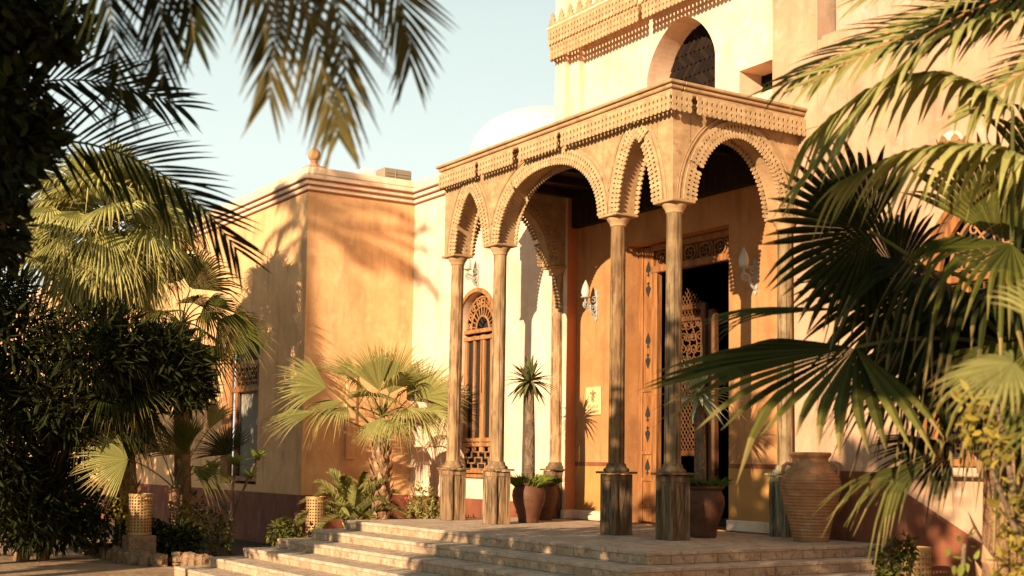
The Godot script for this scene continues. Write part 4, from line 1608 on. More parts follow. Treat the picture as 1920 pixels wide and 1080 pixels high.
func lantern(at: Vector3, label: String, r := 0.165, h := 0.66) -> void:
	var t := thing("pierced_lantern", label, "lantern", at, "pierced metal cylinder lanterns")
	var mb := new_mb()
	var nx := 22
	var ny := 12
	for iy in ny:
		for ix in nx:
			var c0 := []
			for k in 4:
				var u: float = ix + [0.0, 1.0, 1.0, 0.0][k]
				var w: float = iy + [0.0, 0.0, 1.0, 1.0][k]
				c0.append(Vector2(u, w))
			# each cell: a square with a pointed hole
			var hole := []
			for k in 8:
				var a := PI / 4 * k - 3.0 * PI / 4
				var rr := 0.40 if k % 2 == 0 else 0.26
				hole.append(Vector2(ix + 0.5 + cos(a) * rr, iy + 0.5 + sin(a) * rr))
			var outer := [c0[0], Vector2(ix + 0.5, iy), c0[1], Vector2(ix + 1.0, iy + 0.5), c0[2], Vector2(ix + 0.5, iy + 1.0), c0[3], Vector2(ix, iy + 0.5)]
			for k in 8:
				var q := []
				for p in [outer[k], outer[(k + 1) % 8], hole[(k + 1) % 8], hole[k]]:
					var a: float = TAU * p.x / nx
					q.append(at + Vector3(cos(a) * r, 0.04 + (h - 0.08) * p.y / ny, sin(a) * r))
				var am := TAU * (ix + 0.5) / nx
				mb.quad(q[0], q[1], q[2], q[3], Vector3(cos(am), 0, sin(am)))
	part(mb, "pierced_drum", M["brass"], t)
	for y in [0.0, h - 0.045]:
		mb = new_mb()
		mb.lathe([Vector2(r - 0.004, y), Vector2(r + 0.006, y + 0.004), Vector2(r + 0.006, y + 0.041), Vector2(r - 0.004, y + 0.045), Vector2(r - 0.006, y + 0.02), Vector2(r - 0.004, y)], at, 32)
		part(mb, "rim", M["brass"], t)


func pots() -> void:
	clay_pot(Vector3(-3.9, 0, -0.64), 1.0, "dark clay pot holding the spiny trunked plant between the pale columns")
	clay_pot(Vector3(-4.5, 0, -1.28), 0.98, "reddish clay pot tucked behind the pot of the spiny trunked plant")
	clay_pot(Vector3(-0.24, 0, -0.66), 1.06, "dark clay pot right behind the corner column")
	tufted_trunk("spiny_trunk_plant", "tall spiny trunked plant with a tuft of narrow leaves between the columns", Vector3(-3.9, 0.48, -0.64), Vector3(-3.86, 1.98, -0.62), 0.085, 0.06, 0.4, 84, Color(0.07, 0.085, 0.03), Color(0.2, 0.19, 0.07), 0.055)
	tufted_trunk("sword_leaf_plant", "grey green sword leaved plant on a stout trunk behind the corner column", Vector3(-0.3, 0.54, -0.66), Vector3(-0.36, 1.66, -0.7), 0.075, 0.06, 0.56, 56, Color(0.24, 0.28, 0.17), Color(0.4, 0.42, 0.28), 0.06)
	tuft("fine_green_plant", "fine feathery green plant filling the pot under the spiny trunk", Vector3(-3.9, 0.5, -0.64), 0.2, 520, 0.32, Color(0.06, 0.1, 0.015), Color(0.15, 0.18, 0.03))
	tuft("dark_feathery_plant", "dark feathery plant in the reddish pot behind", Vector3(-4.5, 0.48, -1.28), 0.17, 300, 0.32, Color(0.03, 0.05, 0.012), Color(0.06, 0.09, 0.02))
	tuft("low_leafy_plant", "small leafy green plant at the foot of the sword leaved trunk", Vector3(-0.24, 0.56, -0.66), 0.2, 320, 0.27, Color(0.03, 0.05, 0.012), Color(0.07, 0.1, 0.02))
	# ribbed jar
	var at := Vector3(0.8, 0, -1.34)
	var t := thing("ribbed_jar", "big ribbed terracotta jar with two small handles beside the steps", "jar", at)
	var prof := [Vector2(0.185, 0.0), Vector2(0.2, 0.03), Vector2(0.24, 0.22), Vector2(0.298, 0.42), Vector2(0.338, 0.6), Vector2(0.33, 0.69), Vector2(0.28, 0.775), Vector2(0.22, 0.83), Vector2(0.2, 0.87), Vector2(0.2, 0.93), Vector2(0.23, 0.965), Vector2(0.235, 0.985), Vector2(0.225, 1.0), Vector2(0.19, 0.995), Vector2(0.18, 0.9)]
	var cv := Curve.new()
	var pr := [Vector2(0, 0.002)]
	for i in 11:
		var a: Vector2 = prof[i]
		var b: Vector2 = prof[i + 1]
		var n := maxi(1, int(a.distance_to(b) / 0.0065))
		for k in n:
			var p := a.lerp(b, float(k) / n)
			if i >= 1 and i <= 5:
				p.x += 0.011 * pow(absf(sin(p.y * PI / 0.036)), 0.6) - 0.006
			pr.append(p)
	for i in range(11, prof.size()):
		pr.append(prof[i])
	var mb := new_mb()
	mb.lathe(pr, at, 48)
	part(mb, "jar_body", M["jar_clay"], t)
	for s in [-1.0, 1.0]:
		mb = new_mb()
		var d: Vector3 = Vector3(0.75, 0, -0.66) * s
		mb.tube([at + d * 0.205 + Vector3(0, 0.86, 0), at + d * 0.26 + Vector3(0, 0.875, 0), at + d * 0.3 + Vector3(0, 0.84, 0), at + d * 0.305 + Vector3(0, 0.78, 0), at + d * 0.29 + Vector3(0, 0.72, 0)], [0.02, 0.02, 0.022, 0.02, 0.022], 8)
		part(mb, "handle", M["jar_clay"], t)
	lantern(Vector3(-8.35, -0.42, 0.6), "tall pierced brass lantern among cycad fronds beside the steps")
	lantern(Vector3(-8.8, -0.36, 3.36), "dark pierced lantern standing on a stone under the left fan palm", 0.18, 0.64)
	lantern(Vector3(2.56, -0.62, -1.0), "pierced lantern lit warm at the lower right below the red wall base", 0.145, 0.68)
	for q in [[Vector3(-8.35, GROUND, 0.6), "plain stone block under the lantern beside the cycad", 0.36, 0.36], [Vector3(-8.8, GROUND, 3.36), "low stone block under the left lantern", 0.42, 0.42], [Vector3(2.56, GROUND, -1.0), "low stone block under the right lantern", 0.17, 0.4]]:
		t = thing("stone_block", q[1], "stone block", q[0])
		mb = new_mb()
		mb.box(q[0] + Vector3(0, q[2] / 2, 0), Vector3(q[3], q[2] - 0.004, q[3]), 0.02)
		part(mb, "block_body", M["rock"], t)


# ---------------------------------------------------------------- the garden

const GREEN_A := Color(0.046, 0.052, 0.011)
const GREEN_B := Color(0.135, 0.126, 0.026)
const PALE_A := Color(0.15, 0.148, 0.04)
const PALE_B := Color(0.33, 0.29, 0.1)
const DARK_A := Color(0.015, 0.0165, 0.006)  # leaf greens darkened so that shade is part of the foliage colour
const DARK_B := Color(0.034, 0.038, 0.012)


# rows: [hub, tip, normal, spread, segments, tip droop, colour a, colour b]
func fan_leaves(t: Node3D, from: Vector3, rows: Array, m := "leaf", r := 0.012, sag := 0.06) -> void:
	for q in rows:
		var mb := new_mb()
		petiole(mb, from, q[0], r, sag, Color(0.16, 0.15, 0.05))
		var n: Vector3 = q[2]
		fan(mb, q[0], q[1], n.normalized(), q[3], q[4], q[8] if q.size() > 8 else rng.randf_range(0.44, 0.56), 0.05, q[5], q[6], q[7])
		part(mb, "leaf", M[m], t)


func facing(p: Vector3, up := 0.35) -> Vector3:
	return ((EYE - p).normalized() + Vector3(0, up, 0)).normalized()


func random_fans(t: Node3D, centre: Vector3, num: int, reach: float, rad: float, lo: float, hi: float, ca: Color, cb: Color, m := "leaf", seg := 34) -> void:
	for i in num:
		var a := i * 2.39996 + rng.randf_range(-0.3, 0.3)
		var el := lerpf(hi, lo, float(i) / maxf(1.0, num - 1)) + rng.randf_range(-0.15, 0.15)
		var d := Vector3(cos(a) * cos(el), sin(el), sin(a) * cos(el))
		var hub := centre + d * reach * rng.randf_range(0.75, 1.1)
		var f := (d + DOWN * 0.35).normalized()
		var mb := new_mb()
		petiole(mb, centre, hub, 0.013, 0.05, Color(0.17, 0.16, 0.05))
		fan(mb, hub, hub + f * rad * rng.randf_range(0.8, 1.1), (Vector3.UP + d * 0.5 + Vector3(rng.randfn(), 0, rng.randfn()) * 0.3).normalized(), rng.randf_range(2.4, 3.7), seg, 0.5, 0.12, rng.randf_range(0.15, 0.45), ca, cb)
		part(mb, "leaf", M[m], t)


func leafy_plant(called: String, label: String, cat: String, base: Vector3, stems: Array, clumps: Array, count: int, size: float, m: String, ca: Color, cb: Color, bark := "grey_bark", r0 := 0.02, wide := 0.55) -> Node3D:
	var t := thing(called, label, cat, base)
	for s in stems:
		var mb := new_mb()
		var pts := [base]
		for p in s:
			pts.append(p)
		var rad := []
		for i in pts.size():
			rad.append(r0 * (1.0 - 0.75 * i / pts.size()))
		mb.tube(pts, rad, 7)
		part(mb, "stem", M[bark], t)
	crown("foliage", t, clumps, count, size, M[m], int(absf(base.x * 131.0 + base.z * 517.0)) + count, ca, cb, "stuff", wide)
	return t


func garden_left() -> void:
	# tall fan palm at the left
	var c := Vector3(-9.85, 4.35, 3.72)
	var t := thing("fan_palm", "tall sunlit fan palm rising above the left wall", "palm tree", Vector3(-9.75, GROUND, 3.27))
	palm_trunk(t, [Vector3(-9.75, GROUND, 3.27), Vector3(-9.72, 0.4, 3.32), Vector3(-9.80, 2.2, 3.52), Vector3(-9.85, 4.3, 3.72)], [0.2, 0.17, 0.15, 0.14], 60)
	var rows := []
	for q in [[Vector3(-9.98, 4.81, 3.97), Vector3(-10.50, 5.4, 4.92), 0], [Vector3(-9.92, 4.98, 3.91), Vector3(-9.96, 6.2, 4.17), 0], [Vector3(-9.89, 4.9, 3.83), Vector3(-9.42, 6.2, 3.32), 1], [Vector3(-9.70, 4.8, 3.52), Vector3(-9.05, 5.44, 2.61), 1], [Vector3(-9.70, 4.65, 3.52), Vector3(-8.99, 4.83, 2.43), 1], [Vector3(-9.99, 4.7, 4.02), Vector3(-10.80, 5.05, 5.12), 0], [Vector3(-10.15, 4.4, 4.32), Vector3(-10.80, 4.18, 5.32), 0], [Vector3(-9.52, 4.75, 3.23), Vector3(-9.36, 5.78, 3.14), 1], [Vector3(-10.10, 4.3, 4.12), Vector3(-10.44, 3.41, 4.62), 0], [Vector3(-9.60, 4.2, 3.52), Vector3(-9.40, 3.1, 3.32), 1]]:
		var nn := facing(q[0], 0.5) + Vector3(rng.randfn(), rng.randfn(), rng.randfn()) * 0.25
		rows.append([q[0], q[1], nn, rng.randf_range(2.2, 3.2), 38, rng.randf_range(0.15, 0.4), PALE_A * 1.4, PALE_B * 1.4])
	fan_leaves(t, c, rows)
	random_fans(t, c + Vector3(0, 0.35, 0), 44, 0.95, 0.95, -1.1, 1.1, PALE_A * 1.4, PALE_B * 1.4)
	# shorter one in front of it, nearer the corner
	c = Vector3(-9.28, 3.0, 2.65)
	t = thing("fan_palm", "shorter green fan palm in front of the tall one, reaching over the arched window", "palm tree", Vector3(-9.38, GROUND, 2.45))
	palm_trunk(t, [Vector3(-9.38, GROUND, 2.45), Vector3(-9.33, 1.0, 2.55), Vector3(-9.28, 3.0, 2.65)], [0.15, 0.13, 0.13], 40)
	rows = []
	for q in [[Vector3(-9.18, 3.6, 2.55), Vector3(-8.85, 4.49, 2.17)], [Vector3(-9.28, 3.7, 2.75), Vector3(-9.48, 4.6, 3.05)], [Vector3(-9.08, 3.35, 2.35), Vector3(-8.58, 3.2, 1.65)], [Vector3(-8.98, 3.1, 2.15), Vector3(-8.48, 2.67, 1.34)], [Vector3(-9.54, 3.08, 3.05), Vector3(-9.56, 2.0, 3.00)], [Vector3(-9.44, 2.75, 2.75), Vector3(-9.31, 1.8, 2.50)], [Vector3(-9.13, 2.7, 2.35), Vector3(-8.78, 2.0, 1.95)], [Vector3(-9.68, 3.3, 3.25), Vector3(-10.08, 3.3, 4.05)]]:
		rows.append([q[0], q[1], facing(q[0], 0.6) + Vector3(rng.randfn(), rng.randfn(), rng.randfn()) * 0.3, rng.randf_range(1.8, 3.0), 36, rng.randf_range(0.15, 0.4), GREEN_A, GREEN_B])
	fan_leaves(t, c, rows)
	random_fans(t, c, 9, 0.5, 0.65, -0.7, 0.8, GREEN_A, GREEN_B)
	# fans hanging in the shade of the two
	c = Vector3(-8.75, 1.9, 3.9)
	t = thing("fan_palm", "low dark fan palm in deep shade between the trunks and the dark evergreen", "palm tree", Vector3(-9.75, GROUND, 4.9))
	palm_trunk(t, [Vector3(-9.75, GROUND, 4.9), Vector3(-9.5, 0.8, 4.7), c], [0.12, 0.11, 0.1], 20)
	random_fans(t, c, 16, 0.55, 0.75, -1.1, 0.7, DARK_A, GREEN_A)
	# young fan palm low in the bed, one leaf catching the sun
	c = Vector3(-9.05, 0.35, 2.75)
	t = thing("young_fan_palm", "low young fan palm with one pale sunlit fan beside the left lantern", "palm tree", Vector3(-9.05, GROUND, 2.7))
	palm_trunk(t, [Vector3(-9.05, GROUND, 2.7), Vector3(-9.05, 0.35, 2.75)], [0.1, 0.08], 16)
	rows = [
		[Vector3(-8.05, 0.81, 3.79), Vector3(-8.2, 0.8, 4.58), Vector3(0.75, 0.3, 0.55), 2.6, 38, 0.04, PALE_A * 1.2, PALE_B * 1.2],
		[Vector3(-9.08, 0.95, 2.99), Vector3(-9.51, 1.41, 3.73), Vector3(0.5, 0.7, 0.3), 1.6, 30, 0.12, GREEN_A, GREEN_B],
		[Vector3(-8.85, 0.9, 2.63), Vector3(-9.05, 1.5, 3.0), Vector3(0.9, 0.2, 0.3), 2.0, 32, 0.1, GREEN_A, GREEN_B],
		[Vector3(-8.8, 0.72, 2.6), Vector3(-8.3, 0.55, 2.0), Vector3(0.2, 1.0, 0.2), 1.6, 30, 0.25, GREEN_A, GREEN_B],
		[Vector3(-8.9, 1.05, 2.6), Vector3(-8.79, 1.65, 2.63), Vector3(0.8, 0.1, 0.6), 1.3, 26, 0.1, GREEN_A, GREEN_B],
		[Vector3(-8.8, 1.3, 2.3), Vector3(-8.5, 1.9, 2.2), Vector3(0.8, 0.1, 0.6), 1.0, 20, 0.15, PALE_A, PALE_B],
		[Vector3(-9.0, 0.9, 1.9), Vector3(-9.1, 1.5, 2.1), Vector3(0.9, 0.1, 0.4), 2.6, 34, 0.08, DARK_A, GREEN_A]]
	fan_leaves(t, c, rows, "leaf", 0.009)
	# sunlit palm against the terracotta block
	c = Vector3(-8.06, 1.22, -0.42)
	t = thing("sunlit_fan_palm", "bright fan palm with shaggy trunk against the terracotta block wall", "palm tree", Vector3(-8.14, GROUND, -0.49))
	palm_trunk(t, [Vector3(-8.14, GROUND, -0.49), Vector3(-8.14, 0.0, -0.48), Vector3(-8.1, 0.7, -0.45), Vector3(-8.06, 1.25, -0.42)], [0.16, 0.16, 0.15, 0.13], 90)
	rows = [
		[Vector3(-7.79, 1.53, -0.26), Vector3(-7.45, 1.12, -0.02), Vector3(0.3, 1.0, 0.5), 2.9, 44, 0.1, PALE_A * 1.2, PALE_B * 1.2],
		[Vector3(-8.03, 2.0, -0.35), Vector3(-8.13, 2.89, -0.09), Vector3(0.8, 0.1, 0.55), 1.3, 30, 0.06, GREEN_A.lerp(PALE_A, 0.6), PALE_B],
		[Vector3(-7.95, 1.95, -0.49), Vector3(-7.79, 2.95, -0.79), Vector3(0.75, 0.1, 0.6), 1.5, 34, 0.08, GREEN_A.lerp(PALE_A, 0.6), PALE_B],
		[Vector3(-8.33, 2.03, 0.48), Vector3(-8.62, 2.33, 1.34), Vector3(0.7, 0.5, 0.3), 1.9, 40, 0.12, PALE_A * 1.2, PALE_B * 1.2],
		[Vector3(-8.18, 1.62, 0.74), Vector3(-8.48, 1.52, 1.57), Vector3(0.4, 0.9, 0.1), 1.5, 34, 0.12, PALE_A * 1.2, PALE_B * 1.2],
		[Vector3(-7.66, 1.9, -0.95), Vector3(-7.36, 2.55, -1.4), Vector3(0.8, 0.2, 0.6), 2.4, 40, 0.12, PALE_A * 1.2, PALE_B * 1.2],
		[Vector3(-7.6, 1.65, -0.9), Vector3(-7.15, 1.5, -1.4), Vector3(0.6, 0.7, 0.5), 2.4, 36, 0.2, PALE_A * 1.2, PALE_B * 1.2],
		[Vector3(-8.3, 2.2, -0.09), Vector3(-8.9, 2.72, 0.3), Vector3(0.3, 0.8, 0.4), 1.0, 26, 0.12, GREEN_A.lerp(PALE_A, 0.6), PALE_B],
		[Vector3(-8.2, 1.8, 0.2), Vector3(-8.5, 1.75, 0.95), Vector3(0.3, 1.0, 0.2), 1.8, 34, 0.25, PALE_A * 1.2, PALE_B * 1.2],
		[Vector3(-7.9, 1.85, -0.8), Vector3(-7.75, 2.4, -1.4), Vector3(0.9, 0.3, 0.4), 1.6, 30, 0.15, GREEN_A.lerp(PALE_A, 0.6), PALE_B]]
	fan_leaves(t, c, rows)
	random_fans(t, c + Vector3(0, 0.35, 0), 9, 0.65, 0.62, -0.1, 1.1, PALE_A * 1.1, PALE_B * 1.15)
	# cycad
	c = Vector3(-8.3, -0.2, -0.05)
	t = thing("cycad", "low cycad with arching feathery fronds at the left end of the steps", "cycad", Vector3(-8.3, GROUND, -0.05))
	palm_trunk(t, [Vector3(-8.3, GROUND, -0.05), c], [0.16, 0.14], 24)
	for i in 26:
		var a := i * 2.39996
		var el := lerpf(1.2, 0.1, i / 25.0)
		var d := Vector3(cos(a) * cos(el), sin(el), sin(a) * cos(el))
		var mb := new_mb()
		var p2 := c + d * 1.02 + DOWN * (0.3 * cos(el))
		pinnate(mb, c, c + d * 0.65 + Vector3.UP * 0.14, p2, Vector3.UP if el < 1.0 else Vector3.RIGHT, 0.2, 36, 0.03, 0.05, 0.4, PALE_A * 1.2, PALE_B * 1.2, Color(0.16, 0.17, 0.05), 0.008, 0.12)
		part(mb, "frond", M["leaf"], t)
	# frangipani with bare branches and leaf whorls at the tips
	var b := Vector3(-9.05, GROUND, 1.8)
	t = thing("frangipani", "thin branched frangipani with leaf whorls at its branch tips, left of the steps", "tree", b)
	var fork := Vector3(-9.0, -0.1, 1.8)
	var tips := [Vector3(-9.12, 0.66, 2.1), Vector3(-8.73, 0.86, 1.5), Vector3(-8.93, 0.75, 1.8), Vector3(-9.2, 0.5, 2.2), Vector3(-8.8, 0.55, 1.6)]
	var mb2 := new_mb()
	mb2.tube([b, b.lerp(fork, 0.5) + Vector3(0.03, 0, 0.03), fork], [0.04, 0.034, 0.03], 8)
	part(mb2, "trunk", M["grey_bark"], t)
	for p in tips:
		mb2 = new_mb()
		mb2.tube([fork, fork.lerp(p, 0.5) + Vector3(0.02, -0.04, 0.02), p], [0.026, 0.022, 0.018], 7)
		part(mb2, "branch", M["grey_bark"], t)
		for i in 13:
			var a := i * 2.39996
			var el := lerpf(1.1, -0.1, i / 12.0)
			mb2 = new_mb()
			mb2.blade(p, Vector3(cos(a) * cos(el), sin(el), sin(a) * cos(el)), Vector3.UP if el < 0.9 else Vector3.RIGHT, rng.randf_range(0.2, 0.3), 0.09, 0.15, GREEN_B, Color(0.24, 0.26, 0.07), 0.2, 4)
			part(mb2, "leaf", M["leaf"], t)
	# dark evergreens and undergrowth on the far left
	leafy_plant("dark_evergreen", "dense dark evergreen filling the shade at the left edge below the tall palm", "tree", Vector3(-9.7, GROUND, 4.6), [[Vector3(-9.6, 0.6, 4.6), Vector3(-9.2, 2.0, 4.6)]],
		[[Vector3(-8.55, 2.45, 5.3), Vector3(0.6, 0.7, 0.8), 1.2], [Vector3(-8.1, 2.45, 4.3), Vector3(0.6, 0.65, 0.8), 1.2], [Vector3(-8.2, 2.35, 3.3), Vector3(0.5, 0.55, 0.7), 1.0], [Vector3(-8.4, 1.6, 4.8), Vector3(0.6, 0.5, 0.8), 1.0], [Vector3(-8.7, 1.4, 5.6), Vector3(0.6, 0.8, 0.6), 1.0], [Vector3(-8.8, 3.2, 5.6), Vector3(0.5, 0.5, 0.6), 0.6], [Vector3(-9.1, 0.7, 5.4), Vector3(0.5, 0.8, 0.6), 1.0], [Vector3(-9.4, 0.1, 4.8), Vector3(0.5, 0.7, 0.6), 1.0], [Vector3(-9.3, 1.0, 4.4), Vector3(0.4, 0.6, 0.5), 0.7], [Vector3(-8.3, 1.85, 3.75), Vector3(0.4, 0.5, 0.5), 0.7], [Vector3(-8.2, 2.0, 2.9), Vector3(0.35, 0.45, 0.4), 0.6]], 15000, 0.24, "leaf_dark", DARK_A * 0.8, DARK_B * 0.9, "palm_bark", 0.09, 0.2)
	leafy_plant("dark_hedge", "low dark bushes along the back of the drive at the far left", "bush", Vector3(-10.6, GROUND, 4.7), [[Vector3(-10.5, 0.3, 4.7)]],
		[[Vector3(-10.9, 0.1, 5.0), Vector3(0.6, 0.8, 0.9), 1.0], [Vector3(-10.3, 0.0, 4.3), Vector3(0.6, 0.7, 0.7), 1.0], [Vector3(-11.2, 0.7, 5.6), Vector3(0.6, 0.9, 0.7), 1.0]], 5200, 0.2, "leaf_dark", DARK_A, DARK_B, "palm_bark", 0.04, 0.25)
	leafy_plant("dark_bush", "dark leafy bush behind the edging stones left of the lantern", "bush", Vector3(-9.5, GROUND, 3.7), [[Vector3(-9.5, -0.2, 3.7)]],
		[[Vector3(-9.6, -0.15, 3.9), Vector3(0.35, 0.5, 0.5), 1.0], [Vector3(-9.3, -0.4, 3.2), Vector3(0.35, 0.35, 0.4), 0.8], [Vector3(-8.9, -0.45, 2.7), Vector3(0.35, 0.3, 0.35), 0.7]], 2600, 0.1, "leaf_dark", DARK_A, GREEN_A, "palm_bark", 0.03)
	leafy_plant("yellow_leaf_vine", "thin climbing plant with yellow leaves left of the left lantern", "plant", Vector3(-9.15, GROUND, 3.55), [[Vector3(-9.2, -0.1, 3.55), Vector3(-9.15, 0.5, 3.55)], [Vector3(-9.1, 0.1, 3.4), Vector3(-9.0, 0.3, 3.3)]],
		[[Vector3(-9.15, 0.25, 3.55), Vector3(0.12, 0.4, 0.16), 1.0], [Vector3(-9.0, -0.1, 3.4), Vector3(0.1, 0.2, 0.12), 0.6]], 240, 0.09, "leaf", Color(0.25, 0.19, 0.02), Color(0.4, 0.3, 0.05))
	leafy_plant("small_leaf_bush", "small leaved bush at the foot of the frangipani, flecked with sun", "bush", Vector3(-8.75, GROUND, 2.15), [[Vector3(-8.7, -0.4, 2.15), Vector3(-8.65, 0.0, 2.1)], [Vector3(-8.8, -0.3, 2.3), Vector3(-8.85, 0.1, 2.4)]],
		[[Vector3(-8.7, -0.35, 2.2), Vector3(0.3, 0.4, 0.35), 1.0], [Vector3(-8.9, -0.1, 2.5), Vector3(0.2, 0.4, 0.25), 0.6]], 750, 0.075, "leaf", GREEN_A, GREEN_B)
	leafy_plant("flowering_shrub", "low shrub with pale orange flowers in front of the dark base, left of the lantern", "shrub", Vector3(-8.2, GROUND, 1.2), [[Vector3(-8.2, -0.4, 1.2)]],
		[[Vector3(-8.15, -0.35, 1.2), Vector3(0.28, 0.28, 0.3), 1.0]], 420, 0.085, "leaf", GREEN_A, GREEN_B)
	var fl := leafy_plant("bougainvillea", "sunlit bougainvillea with red flowers at the foot of the bright palm", "shrub", Vector3(-7.4, GROUND, -0.8), [[Vector3(-7.4, 0.0, -0.8), Vector3(-7.35, 0.35, -0.85)], [Vector3(-7.2, -0.2, -0.7), Vector3(-7.05, 0.1, -0.85)]],
		[[Vector3(-7.35, 0.12, -0.8), Vector3(0.22, 0.4, 0.25), 1.0], [Vector3(-7.05, -0.02, -0.95), Vector3(0.25, 0.25, 0.25), 0.8]], 620, 0.075, "leaf", GREEN_B, PALE_B)
	crown("flowers", fl, [[Vector3(-7.45, 0.2, -0.6), Vector3(0.2, 0.2, 0.2), 1.0], [Vector3(-7.0, 0.05, -0.9), Vector3(0.2, 0.2, 0.2), 0.5]], 18, 0.05, M["flower_red"], 91, Color(1, 1, 1), Color(1, 0.6, 0.8), "stuff")
	# near tree, out of focus at the upper left
	leafy_plant("near_tree", "blurred dark tree close by at the upper left edge", "tree", Vector3(4.1, GROUND, 8.6), [[Vector3(4.1, 1.0, 8.5), Vector3(4.3, 2.6, 8.1)], [Vector3(4.2, 1.2, 8.3), Vector3(4.4, 2.3, 8.0)]],
		[[Vector3(4.51, 3.12, 8.15), Vector3(0.24, 0.24, 0.24), 1.0], [Vector3(4.62, 3.02, 7.9), Vector3(0.16, 0.16, 0.16), 0.5], [Vector3(4.45, 2.7, 8.1), Vector3(0.2, 0.24, 0.2), 1.0], [Vector3(4.4, 2.35, 8.1), Vector3(0.2, 0.24, 0.2), 1.0], [Vector3(4.42, 2.5, 7.93), Vector3(0.13, 0.14, 0.13), 0.5], [Vector3(4.3, 2.02, 8.1), Vector3(0.18, 0.22, 0.18), 0.8]], 3600, 0.085, "leaf_dark", DARK_A, DARK_B, "palm_bark", 0.07)
	# date palm fronds reaching in from the left
	var dp := thing("date_palm", "dark date palm frond reaching in from the left edge over the tall fan palm", "palm tree", Vector3(3.2, GROUND, 8.8))
	palm_trunk(dp, [Vector3(3.2, GROUND, 8.8), Vector3(3.3, 1.0, 8.7), Vector3(3.5, 2.3, 8.5)], [0.14, 0.13, 0.13], 30)
	for q in [[Vector3(3.5, 2.35, 8.5), Vector3(4.25, 2.95, 7.5), Vector3(4.6, 1.98, 6.9), 0.46], [Vector3(3.5, 2.35, 8.5), Vector3(3.9, 3.2, 8.0), Vector3(4.5, 2.75, 7.2), 0.42], [Vector3(3.5, 2.3, 8.5), Vector3(3.2, 3.3, 8.3), Vector3(2.3, 3.4, 8.6), 0.4], [Vector3(3.5, 2.3, 8.5), Vector3(3.2, 3.1, 9.0), Vector3(3.2, 2.9, 9.9), 0.4]]:
		var mb := new_mb()
		pinnate(mb, q[0], q[1], q[2], facing(q[1], 0.4), q[3], 40, 0.02, 0.12, 0.1, DARK_A, DARK_B, Color(0.06, 0.06, 0.02), 0.012, 0.2)
		part(mb, "frond", M["leaf_dark"], dp)


const FOLDED := [
	[Vector3(7.35, 2.6, 3.98), Vector3(6.98, 3.1, 4.22), Vector3(6.6, 2.5, 4.64), 0.32, 0.95],
	[Vector3(7.5, 2.26, 3.9), Vector3(7.25, 2.6, 4.2), Vector3(6.8, 2.26, 4.6), 0.34, 0.9],
	[Vector3(7.4, 3.1, 3.85), Vector3(7.1, 3.15, 4.3), Vector3(6.8, 2.25, 4.85), 0.42, 0.5]]


